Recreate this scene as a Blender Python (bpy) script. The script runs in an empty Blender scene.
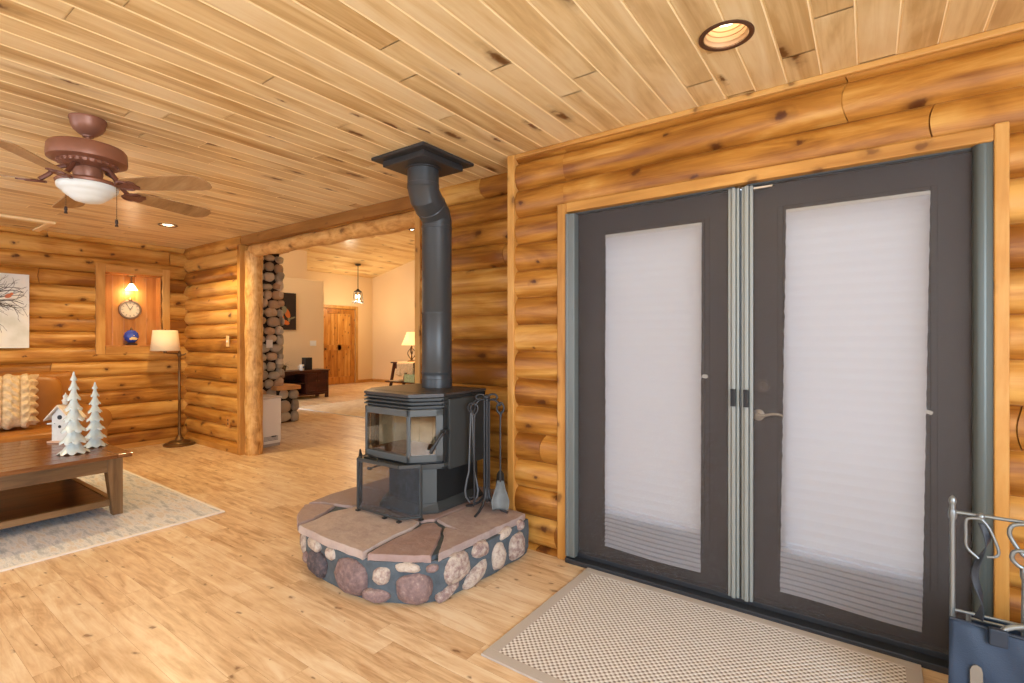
import bpy, bmesh, math, random
from math import sin, cos, pi, radians
from mathutils import Vector, Matrix, noise

S = bpy.context.scene
COL = S.collection

# ------------------------------------------------------------------ camera
H = 1.285
YAW = 35.48
cam_d = bpy.data.cameras.new('camera')
cam_d.sensor_width = 36.0
cam_d.lens = 36.0 * 501.5 / 1024.0
cam_d.shift_y = -2.0 / 1024.0
cam_d.clip_start = 0.02
cam = bpy.data.objects.new('camera', cam_d)
COL.objects.link(cam)
cam.location = (0, 0, H)
cam.rotation_euler = (radians(90), 0, radians(YAW))
S.camera = cam

# ------------------------------------------------------------------ world, daylight, exposure
S.view_settings.view_transform = 'Standard'
S.view_settings.look = 'None'
S.view_settings.gamma = 1.0
S.view_settings.use_curve_mapping = False
S.view_settings.exposure = 0.2
S.cycles.use_denoising = True
S.cycles.max_bounces = 8
S.cycles.diffuse_bounces = 5
S.cycles.transparent_max_bounces = 16
S.cycles.sample_clamp_indirect = 6.0
S.cycles.caustics_reflective = False
S.cycles.caustics_refractive = False

world = bpy.data.worlds.new('daylight')
S.world = world
world.use_nodes = True
wb = world.node_tree.nodes['Background']
wb.inputs['Color'].default_value = (0.78, 0.87, 1.0, 1)
wb.inputs['Strength'].default_value = 3.7


def area(name, loc, rot, sx, sy, power, color):
    d = bpy.data.lights.new(name, 'AREA')
    d.shape = 'RECTANGLE'
    d.size = sx
    d.size_y = sy
    d.energy = power
    d.color = color
    o = bpy.data.objects.new(name, d)
    COL.objects.link(o)
    o.location = loc
    o.rotation_euler = rot
    return o


# daylight entering through the windows of the walls behind the camera
area('window_daylight_south_west', (-4.6, -2.93, 1.40), (radians(90), 0, pi), 3.6, 1.7, 60, (0.90, 0.95, 1.0))
area('window_daylight_south_east', (-0.4, -2.93, 1.40), (radians(90), 0, pi), 3.0, 1.7, 150, (0.78, 0.89, 1.0))
area('window_daylight_east', (2.13, -0.6, 1.40), (radians(90), 0, radians(90)), 3.0, 1.7, 110, (0.78, 0.89, 1.0))


def point(name, loc, power, color, r=0.04, spot=None):
    d = bpy.data.lights.new(name, 'SPOT' if spot else 'POINT')
    d.energy = power
    d.color = color
    d.shadow_soft_size = r
    if spot:
        d.spot_size = radians(spot)
        d.spot_blend = 0.6
    o = bpy.data.objects.new(name, d)
    COL.objects.link(o)
    o.location = loc
    return o


WARM = (1.0, 0.72, 0.42)
WARM2 = (1.0, 0.84, 0.58)


# ------------------------------------------------------------------ colours and materials
def lin(c, a=1.0):
    r = []
    for v in c:
        v = v / 255.0
        r.append(v / 12.92 if v <= 0.04045 else ((v + 0.055) / 1.055) ** 2.4)
    return (r[0], r[1], r[2], a)


MATS = {}


def mat(name, color, rough=0.5, metal=0.0, spec=0.5, emit=None, estr=0.0, bump=0.0, bscale=60.0, var=0.0, vscale=8.0, coat=0.0):
    if name in MATS:
        return MATS[name]
    m = bpy.data.materials.new(name)
    m.use_nodes = True
    nt = m.node_tree
    b = nt.nodes['Principled BSDF']
    b.inputs['Base Color'].default_value = lin(color)
    b.inputs['Roughness'].default_value = rough
    b.inputs['Metallic'].default_value = metal
    b.inputs['Specular IOR Level'].default_value = spec
    b.inputs['Coat Weight'].default_value = coat
    if emit:
        b.inputs['Emission Color'].default_value = lin(emit)
        b.inputs['Emission Strength'].default_value = estr
    if var or bump:
        tc = nt.nodes.new('ShaderNodeTexCoord')
    if var:
        n = nt.nodes.new('ShaderNodeTexNoise')
        n.inputs['Scale'].default_value = vscale
        n.inputs['Detail'].default_value = 5
        nt.links.new(tc.outputs['Object'], n.inputs['Vector'])
        mx = nt.nodes.new('ShaderNodeMix')
        mx.data_type = 'RGBA'
        mx.inputs[6].default_value = lin([max(0, v * (1 - var)) for v in color])
        mx.inputs[7].default_value = lin([min(255, v * (1 + var)) for v in color])
        nt.links.new(n.outputs['Fac'], mx.inputs[0])
        nt.links.new(mx.outputs[2], b.inputs['Base Color'])
    if bump:
        n2 = nt.nodes.new('ShaderNodeTexNoise')
        n2.inputs['Scale'].default_value = bscale
        n2.inputs['Detail'].default_value = 4
        nt.links.new(tc.outputs['Object'], n2.inputs['Vector'])
        bp = nt.nodes.new('ShaderNodeBump')
        bp.inputs['Strength'].default_value = bump
        bp.inputs['Distance'].default_value = 0.01
        nt.links.new(n2.outputs['Fac'], bp.inputs['Height'])
        nt.links.new(bp.outputs['Normal'], b.inputs['Normal'])
    MATS[name] = m
    return m


def ramp(nt, stops):
    r = nt.nodes.new('ShaderNodeValToRGB')
    e = r.color_ramp.elements
    while len(e) > 1:
        e.remove(e[-1])
    e[0].position = stops[0][0]
    e[0].color = stops[0][1]
    for p, c in stops[1:]:
        q = e.new(p)
        q.color = c
    return r


def math_node(nt, op, a, b=None, clamp=False):
    n = nt.nodes.new('ShaderNodeMath')
    n.operation = op
    n.use_clamp = clamp
    for i, v in enumerate((a, b)):
        if v is None:
            continue
        if isinstance(v, (int, float)):
            n.inputs[i].default_value = v
        else:
            nt.links.new(v, n.inputs[i])
    return n.outputs[0]


def wood(name, axis, dark, mid, light, rough=0.42, along=0.07, freq=16.0, rvar=0.45, knot=0.8, kscale=5.0, kcol=(92, 50, 18), kalong=0.7,
         kcut=0.4, ksize=0.085, bump=0.12, coat=0.0, soft=0.5, spec=0.4, perp=None, contrast=1.7, streak=0.0, scol=(120, 74, 28)):
    m = bpy.data.materials.new(name)
    m.use_nodes = True
    nt = m.node_tree
    L = nt.links.new
    b = nt.nodes['Principled BSDF']
    tc = nt.nodes.new('ShaderNodeTexCoord')
    at = nt.nodes.new('ShaderNodeAttribute')
    at.attribute_name = 'rnd'
    cmb = nt.nodes.new('ShaderNodeCombineXYZ')
    for i, k in enumerate((31.0, 17.0, 23.0)):
        L(math_node(nt, 'MULTIPLY', at.outputs['Fac'], k), cmb.inputs[i])
    add = nt.nodes.new('ShaderNodeVectorMath')
    add.operation = 'ADD'
    L(tc.outputs['Object'], add.inputs[0])
    L(cmb.outputs[0], add.inputs[1])
    ai = 'xyz'.index(axis)
    if perp is None:
        perp = 'z' if axis in 'xy' else 'x'
    pi_ = 'xyz'.index(perp)

    def mapped(s):
        mp = nt.nodes.new('ShaderNodeMapping')
        v = [1.0, 1.0, 1.0]
        v[ai] = s
        mp.inputs['Scale'].default_value = v
        L(add.outputs[0], mp.inputs['Vector'])
        return mp.outputs[0]

    def noise_tex(vec, scale, detail, rgh, dist):
        n = nt.nodes.new('ShaderNodeTexNoise')
        n.inputs['Scale'].default_value = scale
        n.inputs['Detail'].default_value = detail
        n.inputs['Roughness'].default_value = rgh
        n.inputs['Distortion'].default_value = dist
        L(vec, n.inputs['Vector'])
        return n.outputs['Fac']
    n1 = noise_tex(mapped(along), freq, 6, 0.66, 0.8)
    n2 = noise_tex(mapped(along * 4), freq * 0.28, 4, 0.5, 1.2)
    f = math_node(nt, 'ADD', math_node(nt, 'MULTIPLY', n1, 1.0 - soft), math_node(nt, 'MULTIPLY', n2, soft))
    f = math_node(nt, 'ADD', math_node(nt, 'MULTIPLY', math_node(nt, 'SUBTRACT', f, 0.5), contrast), 0.5)
    r_ = math_node(nt, 'MULTIPLY', math_node(nt, 'SUBTRACT', at.outputs['Fac'], 0.5), rvar)
    f = math_node(nt, 'ADD', f, r_)
    rp = ramp(nt, [(0.20, lin(dark)), (0.5, lin(mid)), (0.78, lin(light))])
    L(f, rp.inputs[0])
    colr = rp.outputs[0]

    def blend(fac, a, colour):
        mx = nt.nodes.new('ShaderNodeMix')
        mx.data_type = 'RGBA'
        L(fac, mx.inputs[0])
        L(a, mx.inputs[6])
        mx.inputs[7].default_value = lin(colour)
        return mx.outputs[2]
    if streak > 0:       # long dark mineral streaks
        ns = noise_tex(mapped(0.10), 6.5, 3, 0.5, 0.4)
        sr = ramp(nt, [(0.60, (0, 0, 0, 1)), (0.72, (1, 1, 1, 1))])
        L(ns, sr.inputs[0])
        colr = blend(math_node(nt, 'MULTIPLY', sr.outputs[0], streak), colr, scol)
    if knot > 0:         # knots, spread over the face of the board
        sp = nt.nodes.new('ShaderNodeSeparateXYZ')
        L(add.outputs[0], sp.inputs[0])
        c2 = nt.nodes.new('ShaderNodeCombineXYZ')
        wob = math_node(nt, 'MULTIPLY', math_node(nt, 'SUBTRACT', noise_tex(add.outputs[0], 22.0, 2, 0.5, 0.0), 0.5), 0.05)
        L(math_node(nt, 'ADD', math_node(nt, 'MULTIPLY', sp.outputs[ai], kalong), wob), c2.inputs[0])
        L(math_node(nt, 'ADD', sp.outputs[pi_], math_node(nt, 'MULTIPLY', wob, 0.6)), c2.inputs[1])
        vo = nt.nodes.new('ShaderNodeTexVoronoi')
        vo.voronoi_dimensions = '2D'
        vo.inputs['Scale'].default_value = kscale
        L(c2.outputs[0], vo.inputs['Vector'])
        sep = nt.nodes.new('ShaderNodeSeparateColor')
        L(vo.outputs['Color'], sep.inputs[0])
        # each knot its own size
        dsz = math_node(nt, 'DIVIDE', vo.outputs['Distance'], math_node(nt, 'ADD', math_node(nt, 'MULTIPLY', sep.outputs[1], 1.1), 0.35))
        kr = ramp(nt, [(0.0, (1, 1, 1, 1)), (ksize * 0.6, (0.9, 0.9, 0.9, 1)), (ksize, (0.35, 0.35, 0.35, 1)), (ksize * 2.0, (0, 0, 0, 1))])
        L(dsz, kr.inputs[0])
        gate = math_node(nt, 'GREATER_THAN', sep.outputs[0], kcut)
        colr = blend(math_node(nt, 'MULTIPLY', math_node(nt, 'MULTIPLY', kr.outputs[0], gate), knot, True), colr, kcol)
    L(colr, b.inputs['Base Color'])
    b.inputs['Roughness'].default_value = rough
    b.inputs['Specular IOR Level'].default_value = spec
    b.inputs['Coat Weight'].default_value = coat
    b.inputs['Coat Roughness'].default_value = 0.2
    if bump:
        bp = nt.nodes.new('ShaderNodeBump')
        bp.inputs['Strength'].default_value = bump
        bp.inputs['Distance'].default_value = 0.004
        L(n1, bp.inputs['Height'])
        L(bp.outputs['Normal'], b.inputs['Normal'])
    MATS[name] = m
    return m


LD, LM, LL = (132, 78, 22), (182, 124, 50), (210, 160, 84)
LOGK = dict(rough=0.40, knot=1.0, kscale=5.2, kcut=0.32, ksize=0.085, kcol=(84, 42, 14), kalong=0.62, streak=0.5, scol=(124, 72, 24), rvar=0.5, contrast=2.3)
log_x = wood('pine_log_along_x', 'x', LD, LM, LL, **LOGK)
log_y = wood('pine_log_along_y', 'y', LD, LM, LL, **LOGK)
TD, TM, TL = (164, 110, 46), (196, 142, 70), (214, 168, 98)
TRK = dict(rough=0.45, knot=0.75, kscale=7, kcut=0.5, ksize=0.10)
trim_x = wood('pine_trim_along_x', 'x', TD, TM, TL, **TRK)
trim_y = wood('pine_trim_along_y', 'y', TD, TM, TL, **TRK)
trim_z = wood('pine_trim_along_z', 'z', TD, TM, TL, **TRK)
peeled_x = wood('peeled_log_along_x', 'x', (168, 110, 48), (212, 160, 92), (232, 190, 126), rough=0.5, freq=30, along=0.2, knot=0.8, kscale=5, kcut=0.4, bump=0.3, rvar=0.2)
peeled_z = wood('peeled_log_along_z', 'z', (150, 98, 40), (212, 160, 90), (234, 194, 128), rough=0.5, freq=34, along=0.2, knot=0.7, kscale=5, kcut=0.5, bump=0.4, rvar=0.2)
beam_x = wood('brown_header_board', 'x', (122, 80, 32), (150, 102, 48), (172, 122, 64), rough=0.5, knot=0.4)
ceil_y = wood('ceiling_board', 'y', (200, 166, 112), (230, 204, 152), (243, 224, 182), rough=0.32, freq=20, along=0.05, rvar=0.32, knot=1.0, kscale=3.4,
              kcol=(104, 64, 24), kcut=0.38, ksize=0.062, kalong=0.34, bump=0.04, soft=0.6, spec=0.35, perp='x', streak=0.5, scol=(160, 116, 62), contrast=2.2)
ceil_edge = mat('ceiling_board_bevel', (250, 228, 180), 0.4)  # on the boards, this pale colour paints in the highlight along groove edges
ceil_v = wood('vault_ceiling_board', 'y', (206, 164, 100), (234, 202, 142), (246, 224, 174), rough=0.3, freq=12, along=0.06, rvar=0.4, knot=0.8, kscale=3.0,
              kcol=(130, 84, 36), kcut=0.5, kalong=0.4, bump=0.04, perp='x')
floor_m = wood('floor_plank', 'x', (190, 152, 112), (226, 196, 156), (242, 222, 190), rough=0.33, freq=30, along=0.10, rvar=0.22, knot=0.8, kscale=8.5,
               kcol=(112, 70, 34), kcut=0.52, ksize=0.052, kalong=0.6, bump=0.03, spec=0.45, perp='y', contrast=1.9, soft=0.4, streak=0.4, scol=(182, 138, 92))
floor_gap = mat('floor_seam', (166, 118, 70), 0.6)
niche_m = wood('niche_boards', 'z', (168, 104, 46), (196, 132, 66), (216, 156, 90), rough=0.4, knot=0.3, rvar=0.35, perp='y')
table_x = wood('table_wood_along_x', 'x', (80, 54, 30), (112, 80, 48), (140, 104, 68), rough=0.28, freq=26, along=0.05, knot=0.15, bump=0.05, spec=0.5)
table_y = wood('table_wood_along_y', 'y', (84, 60, 36), (120, 90, 58), (148, 116, 80), rough=0.35, freq=26, along=0.05, knot=0.15, bump=0.05)
table_z = wood('table_wood_along_z', 'z', (84, 60, 36), (124, 93, 60), (152, 120, 84), rough=0.38, freq=26, along=0.05, knot=0.15, bump=0.05)
table_dark = wood('table_shelf_wood', 'y', (54, 28, 12), (80, 42, 20), (104, 60, 30), rough=0.3, freq=24, along=0.05, knot=0.1)
fan_wood = wood('fan_blade_wood', 'x', (130, 98, 62), (162, 126, 84), (182, 150, 108), rough=0.45, freq=30, along=0.04, knot=0.0, rvar=0.1, bump=0.0)
door_pine = wood('knotty_pine_door', 'z', (148, 88, 28), (188, 124, 48), (212, 154, 76), rough=0.4, knot=0.9, kscale=6, kcut=0.4, rvar=0.4, perp='y')
console_w = wood('dark_cherry_wood', 'y', (40, 16, 10), (66, 28, 18), (88, 42, 28), rough=0.35, knot=0.0)

peach = mat('warm_painted_plaster', (232, 204, 160), 0.85, bump=0.05, bscale=90)
leather = mat('tan_leather', (158, 102, 40), 0.4, var=0.14, vscale=5, bump=0.1, bscale=120)
stove_m = mat('charcoal_stove_paint', (58, 62, 63), 0.5, bump=0.06, bscale=400, spec=0.5)
stove_light = mat('grey_cast_iron', (82, 88, 90), 0.45, bump=0.06, bscale=300)
stove_dark = mat('dark_stove_steel', (36, 39, 41), 0.42)
stove_top = mat('brown_grey_stove_top', (60, 56, 54), 0.4)
pipe_m = mat('flue_pipe_steel', (66, 70, 73), 0.36, metal=0.15)
box_m = mat('ceiling_box_paint', (52, 52, 53), 0.42)
brick_m = mat('pale_firebrick', (196, 196, 180), 0.9, var=0.25, vscale=9, bump=0.3, bscale=30)
soot = mat('sooty_steel', (38, 34, 32), 0.8)
iron = mat('wrought_iron', (54, 56, 60), 0.4, metal=0.3)
pewter = mat('pewter_metal', (138, 146, 150), 0.32, metal=0.7)
mortar = mat('dark_mortar', (80, 92, 102), 0.85, var=0.25, vscale=20, bump=0.5, bscale=60)
slab_m = mat('rose_flagstone', (182, 154, 142), 0.75, var=0.2, vscale=7, bump=0.45, bscale=22)
slab_edge = mat('flagstone_edge', (184, 170, 162), 0.8, var=0.2, vscale=20, bump=0.5, bscale=40)
door_m = mat('dark_brown_door_paint', (36, 32, 33), 0.5)
screen_rail = mat('grey_green_aluminium', (142, 148, 146), 0.4, metal=0.1)
screen_rail_dark = mat('dark_aluminium', (78, 84, 84), 0.35, metal=0.3)
sill_m = mat('black_sill', (40, 44, 50), 0.4)
black = mat('black_plastic', (22, 22, 24), 0.45)
white = mat('white_plastic', (236, 234, 226), 0.4)
nickel = mat('brushed_nickel', (206, 196, 180), 0.3, metal=0.8)
brass = mat('antique_brass', (120, 92, 58), 0.38, metal=0.7)
ivory = mat('ivory_switch_plate', (226, 190, 130), 0.5)
ceramic = mat('white_ceramic', (208, 222, 222), 0.22, coat=0.3, var=0.04, vscale=30)
ceramic2 = mat('white_birdhouse_paint', (222, 226, 224), 0.5, var=0.05, vscale=40)
knit = mat('cream_knit', (206, 180, 142), 0.95, var=0.25, vscale=30, bump=0.5, bscale=120)
copper = mat('copper_fan_metal', (148, 100, 78), 0.4, metal=0.25, var=0.08, vscale=20)
copper_dark = mat('dark_copper_iron', (116, 74, 60), 0.42, metal=0.3)
frosted = mat('frosted_glass_bowl', (216, 222, 220), 0.35, emit=(255, 252, 246), estr=0.06)  # bowl is unlit; faint glow added so its underside stays white
can_ring = mat('bronze_trim_ring', (96, 66, 48), 0.35, metal=0.4)
can_in = mat('light_baffle', (196, 162, 122), 0.5)
bulb = mat('lit_bulb', (255, 244, 220), 0.4, emit=(255, 236, 200), estr=6)
bulb_soft = mat('lit_shade_bulb', (255, 240, 210), 0.4, emit=(255, 224, 170), estr=9)
shade_lit = mat('lit_lamp_shade', (250, 220, 170), 0.7, emit=(255, 206, 130), estr=1.1)
shade_off = mat('linen_lamp_shade', (240, 218, 178), 0.8, emit=(255, 214, 150), estr=0.10)  # shade is unlit; faint warm glow put into the material to brighten it
navy = mat('navy_canvas', (34, 54, 78), 0.6, bump=0.15, bscale=260, var=0.1, vscale=4)
navy_d = mat('navy_binding', (34, 46, 62), 0.6)
rug_border = mat('rug_edge_cream', (236, 232, 226), 0.9)
taupe = mat('taupe_mat_border', (186, 179, 172), 0.9, bump=0.2, bscale=300)
white_app = mat('white_enamel', (226, 220, 208), 0.35)


def attr_mix(name, cols, rough=0.75, bump=0.4, bscale=25, nscale=14, amp=0.55):
    m = bpy.data.materials.new(name)
    m.use_nodes = True
    nt = m.node_tree
    L = nt.links.new
    b = nt.nodes['Principled BSDF']
    at = nt.nodes.new('ShaderNodeAttribute')
    at.attribute_name = 'rnd'
    tc = nt.nodes.new('ShaderNodeTexCoord')
    n = nt.nodes.new('ShaderNodeTexNoise')
    n.inputs['Scale'].default_value = nscale
    n.inputs['Detail'].default_value = 7
    n.inputs['Roughness'].default_value = 0.7
    L(tc.outputs['Object'], n.inputs['Vector'])
    f = math_node(nt, 'ADD', at.outputs['Fac'], math_node(nt, 'MULTIPLY', math_node(nt, 'SUBTRACT', n.outputs['Fac'], 0.5), amp))
    k = len(cols) - 1
    rp = ramp(nt, [(i / k, lin(c)) for i, c in enumerate(cols)])
    L(f, rp.inputs[0])
    L(rp.outputs[0], b.inputs['Base Color'])
    b.inputs['Roughness'].default_value = rough
    n2 = nt.nodes.new('ShaderNodeTexNoise')
    n2.inputs['Scale'].default_value = bscale
    n2.inputs['Detail'].default_value = 6
    L(tc.outputs['Object'], n2.inputs['Vector'])
    bp = nt.nodes.new('ShaderNodeBump')
    bp.inputs['Strength'].default_value = bump
    bp.inputs['Distance'].default_value = 0.01
    L(n2.outputs['Fac'], bp.inputs['Height'])
    L(bp.outputs['Normal'], b.inputs['Normal'])
    return m


rock_m = attr_mix('river_rock', [(70, 68, 76), (116, 98, 100), (146, 124, 122), (200, 190, 178), (150, 132, 124)], bump=0.9, bscale=46, nscale=38, amp=1.1)
stone_m = attr_mix('fireplace_river_stone', [(140, 134, 120), (190, 180, 158), (166, 158, 142), (196, 160, 120), (214, 204, 182)], bump=0.2, bscale=20, nscale=8)


def glass_mat(name, tint=(255, 255, 255), refl=0.08):
    m = bpy.data.materials.new(name)
    m.use_nodes = True
    nt = m.node_tree
    nt.nodes.remove(nt.nodes['Principled BSDF'])
    t = nt.nodes.new('ShaderNodeBsdfTransparent')
    t.inputs[0].default_value = lin(tint)
    g = nt.nodes.new('ShaderNodeBsdfGlossy')
    g.inputs['Roughness'].default_value = 0.03
    mx = nt.nodes.new('ShaderNodeMixShader')
    mx.inputs[0].default_value = refl
    nt.links.new(t.outputs[0], mx.inputs[1])
    nt.links.new(g.outputs[0], mx.inputs[2])
    nt.links.new(mx.outputs[0], nt.nodes['Material Output'].inputs[0])
    return m


glass = glass_mat('window_glass')
stove_glass = glass_mat('stove_door_glass', (236, 230, 220), 0.12)


def mesh_mat(name, color, opacity):
    m = bpy.data.materials.new(name)
    m.use_nodes = True
    nt = m.node_tree
    b = nt.nodes['Principled BSDF']
    b.inputs['Base Color'].default_value = lin(color)
    b.inputs['Roughness'].default_value = 0.7
    t = nt.nodes.new('ShaderNodeBsdfTransparent')
    mx = nt.nodes.new('ShaderNodeMixShader')
    mx.inputs[0].default_value = opacity
    nt.links.new(t.outputs[0], mx.inputs[1])
    nt.links.new(b.outputs[0], mx.inputs[2])
    nt.links.new(mx.outputs[0], nt.nodes['Material Output'].inputs[0])
    return m


insect_mesh = mesh_mat('insect_screen_mesh', (94, 89, 88), 0.25)
spark_mesh = mesh_mat('spark_guard_mesh', (60, 66, 74), 0.40)


def blind_mat():
    m = bpy.data.materials.new('pleated_blind_fabric')
    m.use_nodes = True
    nt = m.node_tree
    b = nt.nodes['Principled BSDF']
    b.inputs['Base Color'].default_value = lin((232, 234, 242))
    b.inputs['Roughness'].default_value = 0.9
    t = nt.nodes.new('ShaderNodeBsdfTranslucent')
    t.inputs[0].default_value = lin((236, 238, 246))
    mx = nt.nodes.new('ShaderNodeMixShader')
    mx.inputs[0].default_value = 0.30
    nt.links.new(b.outputs[0], mx.inputs[1])
    nt.links.new(t.outputs[0], mx.inputs[2])
    nt.links.new(mx.outputs[0], nt.nodes['Material Output'].inputs[0])
    return m


blind_m = blind_mat()


def weave_mat():
    m = bpy.data.materials.new('woven_sisal')
    m.use_nodes = True
    nt = m.node_tree
    L = nt.links.new
    b = nt.nodes['Principled BSDF']
    tc = nt.nodes.new('ShaderNodeTexCoord')
    sp = nt.nodes.new('ShaderNodeSeparateXYZ')
    L(tc.outputs['Object'], sp.inputs[0])
    k = 2 * pi / 0.026
    sx = math_node(nt, 'SINE', math_node(nt, 'MULTIPLY', sp.outputs[0], k))
    sy = math_node(nt, 'SINE', math_node(nt, 'MULTIPLY', sp.outputs[1], k))
    pr = math_node(nt, 'MULTIPLY', sx, sy)
    nz = nt.nodes.new('ShaderNodeTexNoise')
    nz.inputs['Scale'].default_value = 160
    nz.inputs['Detail'].default_value = 3
    L(tc.outputs['Object'], nz.inputs['Vector'])
    f = math_node(nt, 'ADD', math_node(nt, 'MULTIPLY', pr, 0.5), math_node(nt, 'ADD', math_node(nt, 'MULTIPLY', nz.outputs['Fac'], 0.5), 0.25))
    rp = ramp(nt, [(0.10, lin((118, 106, 98))), (0.34, lin((186, 178, 170))), (0.62, lin((222, 219, 216))), (0.95, lin((236, 235, 234)))])
    L(f, rp.inputs[0])
    L(rp.outputs[0], b.inputs['Base Color'])
    b.inputs['Roughness'].default_value = 0.95
    bp = nt.nodes.new('ShaderNodeBump')
    bp.inputs['Strength'].default_value = 0.6
    bp.inputs['Distance'].default_value = 0.004
    L(f, bp.inputs['Height'])
    L(bp.outputs['Normal'], b.inputs['Normal'])
    return m


sisal = weave_mat()


def rug_mat(name, stops, sc=14, st=(0.35, 1.6, 1)):
    m = bpy.data.materials.new(name)
    m.use_nodes = True
    nt = m.node_tree
    L = nt.links.new
    b = nt.nodes['Principled BSDF']
    tc = nt.nodes.new('ShaderNodeTexCoord')
    mp = nt.nodes.new('ShaderNodeMapping')
    mp.inputs['Scale'].default_value = st
    L(tc.outputs['Object'], mp.inputs['Vector'])
    n = nt.nodes.new('ShaderNodeTexNoise')
    n.inputs['Scale'].default_value = sc
    n.inputs['Detail'].default_value = 8
    n.inputs['Roughness'].default_value = 0.75
    L(mp.outputs[0], n.inputs['Vector'])
    rp = ramp(nt, stops)
    L(n.outputs['Fac'], rp.inputs[0])
    L(rp.outputs[0], b.inputs['Base Color'])
    b.inputs['Roughness'].default_value = 0.95
    return m


rug_m = rug_mat('distressed_rug_pile', [(0.30, lin((150, 158, 168))), (0.44, lin((192, 198, 206))), (0.52, lin((224, 226, 230))), (0.60, lin((208, 200, 192))), (0.72, lin((236, 236, 238)))])
rug2_m = rug_mat('pale_rug_pile', [(0.3, lin((200, 178, 146))), (0.5, lin((226, 208, 180))), (0.7, lin((238, 226, 204)))], sc=6, st=(1, 1, 1))


def art_mat():
    m = bpy.data.materials.new('snowy_canvas')
    m.use_nodes = True
    nt = m.node_tree
    L = nt.links.new
    b = nt.nodes['Principled BSDF']
    tc = nt.nodes.new('ShaderNodeTexCoord')
    n = nt.nodes.new('ShaderNodeTexNoise')
    n.inputs['Scale'].default_value = 5
    n.inputs['Detail'].default_value = 6
    L(tc.outputs['Object'], n.inputs['Vector'])
    rp = ramp(nt, [(0.3, lin((206, 208, 196))), (0.5, lin((226, 228, 222))), (0.7, lin((236, 232, 218)))])
    L(n.outputs['Fac'], rp.inputs[0])
    L(rp.outputs[0], b.inputs['Base Color'])
    b.inputs['Roughness'].default_value = 0.7
    return m


snow = art_mat()


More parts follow.
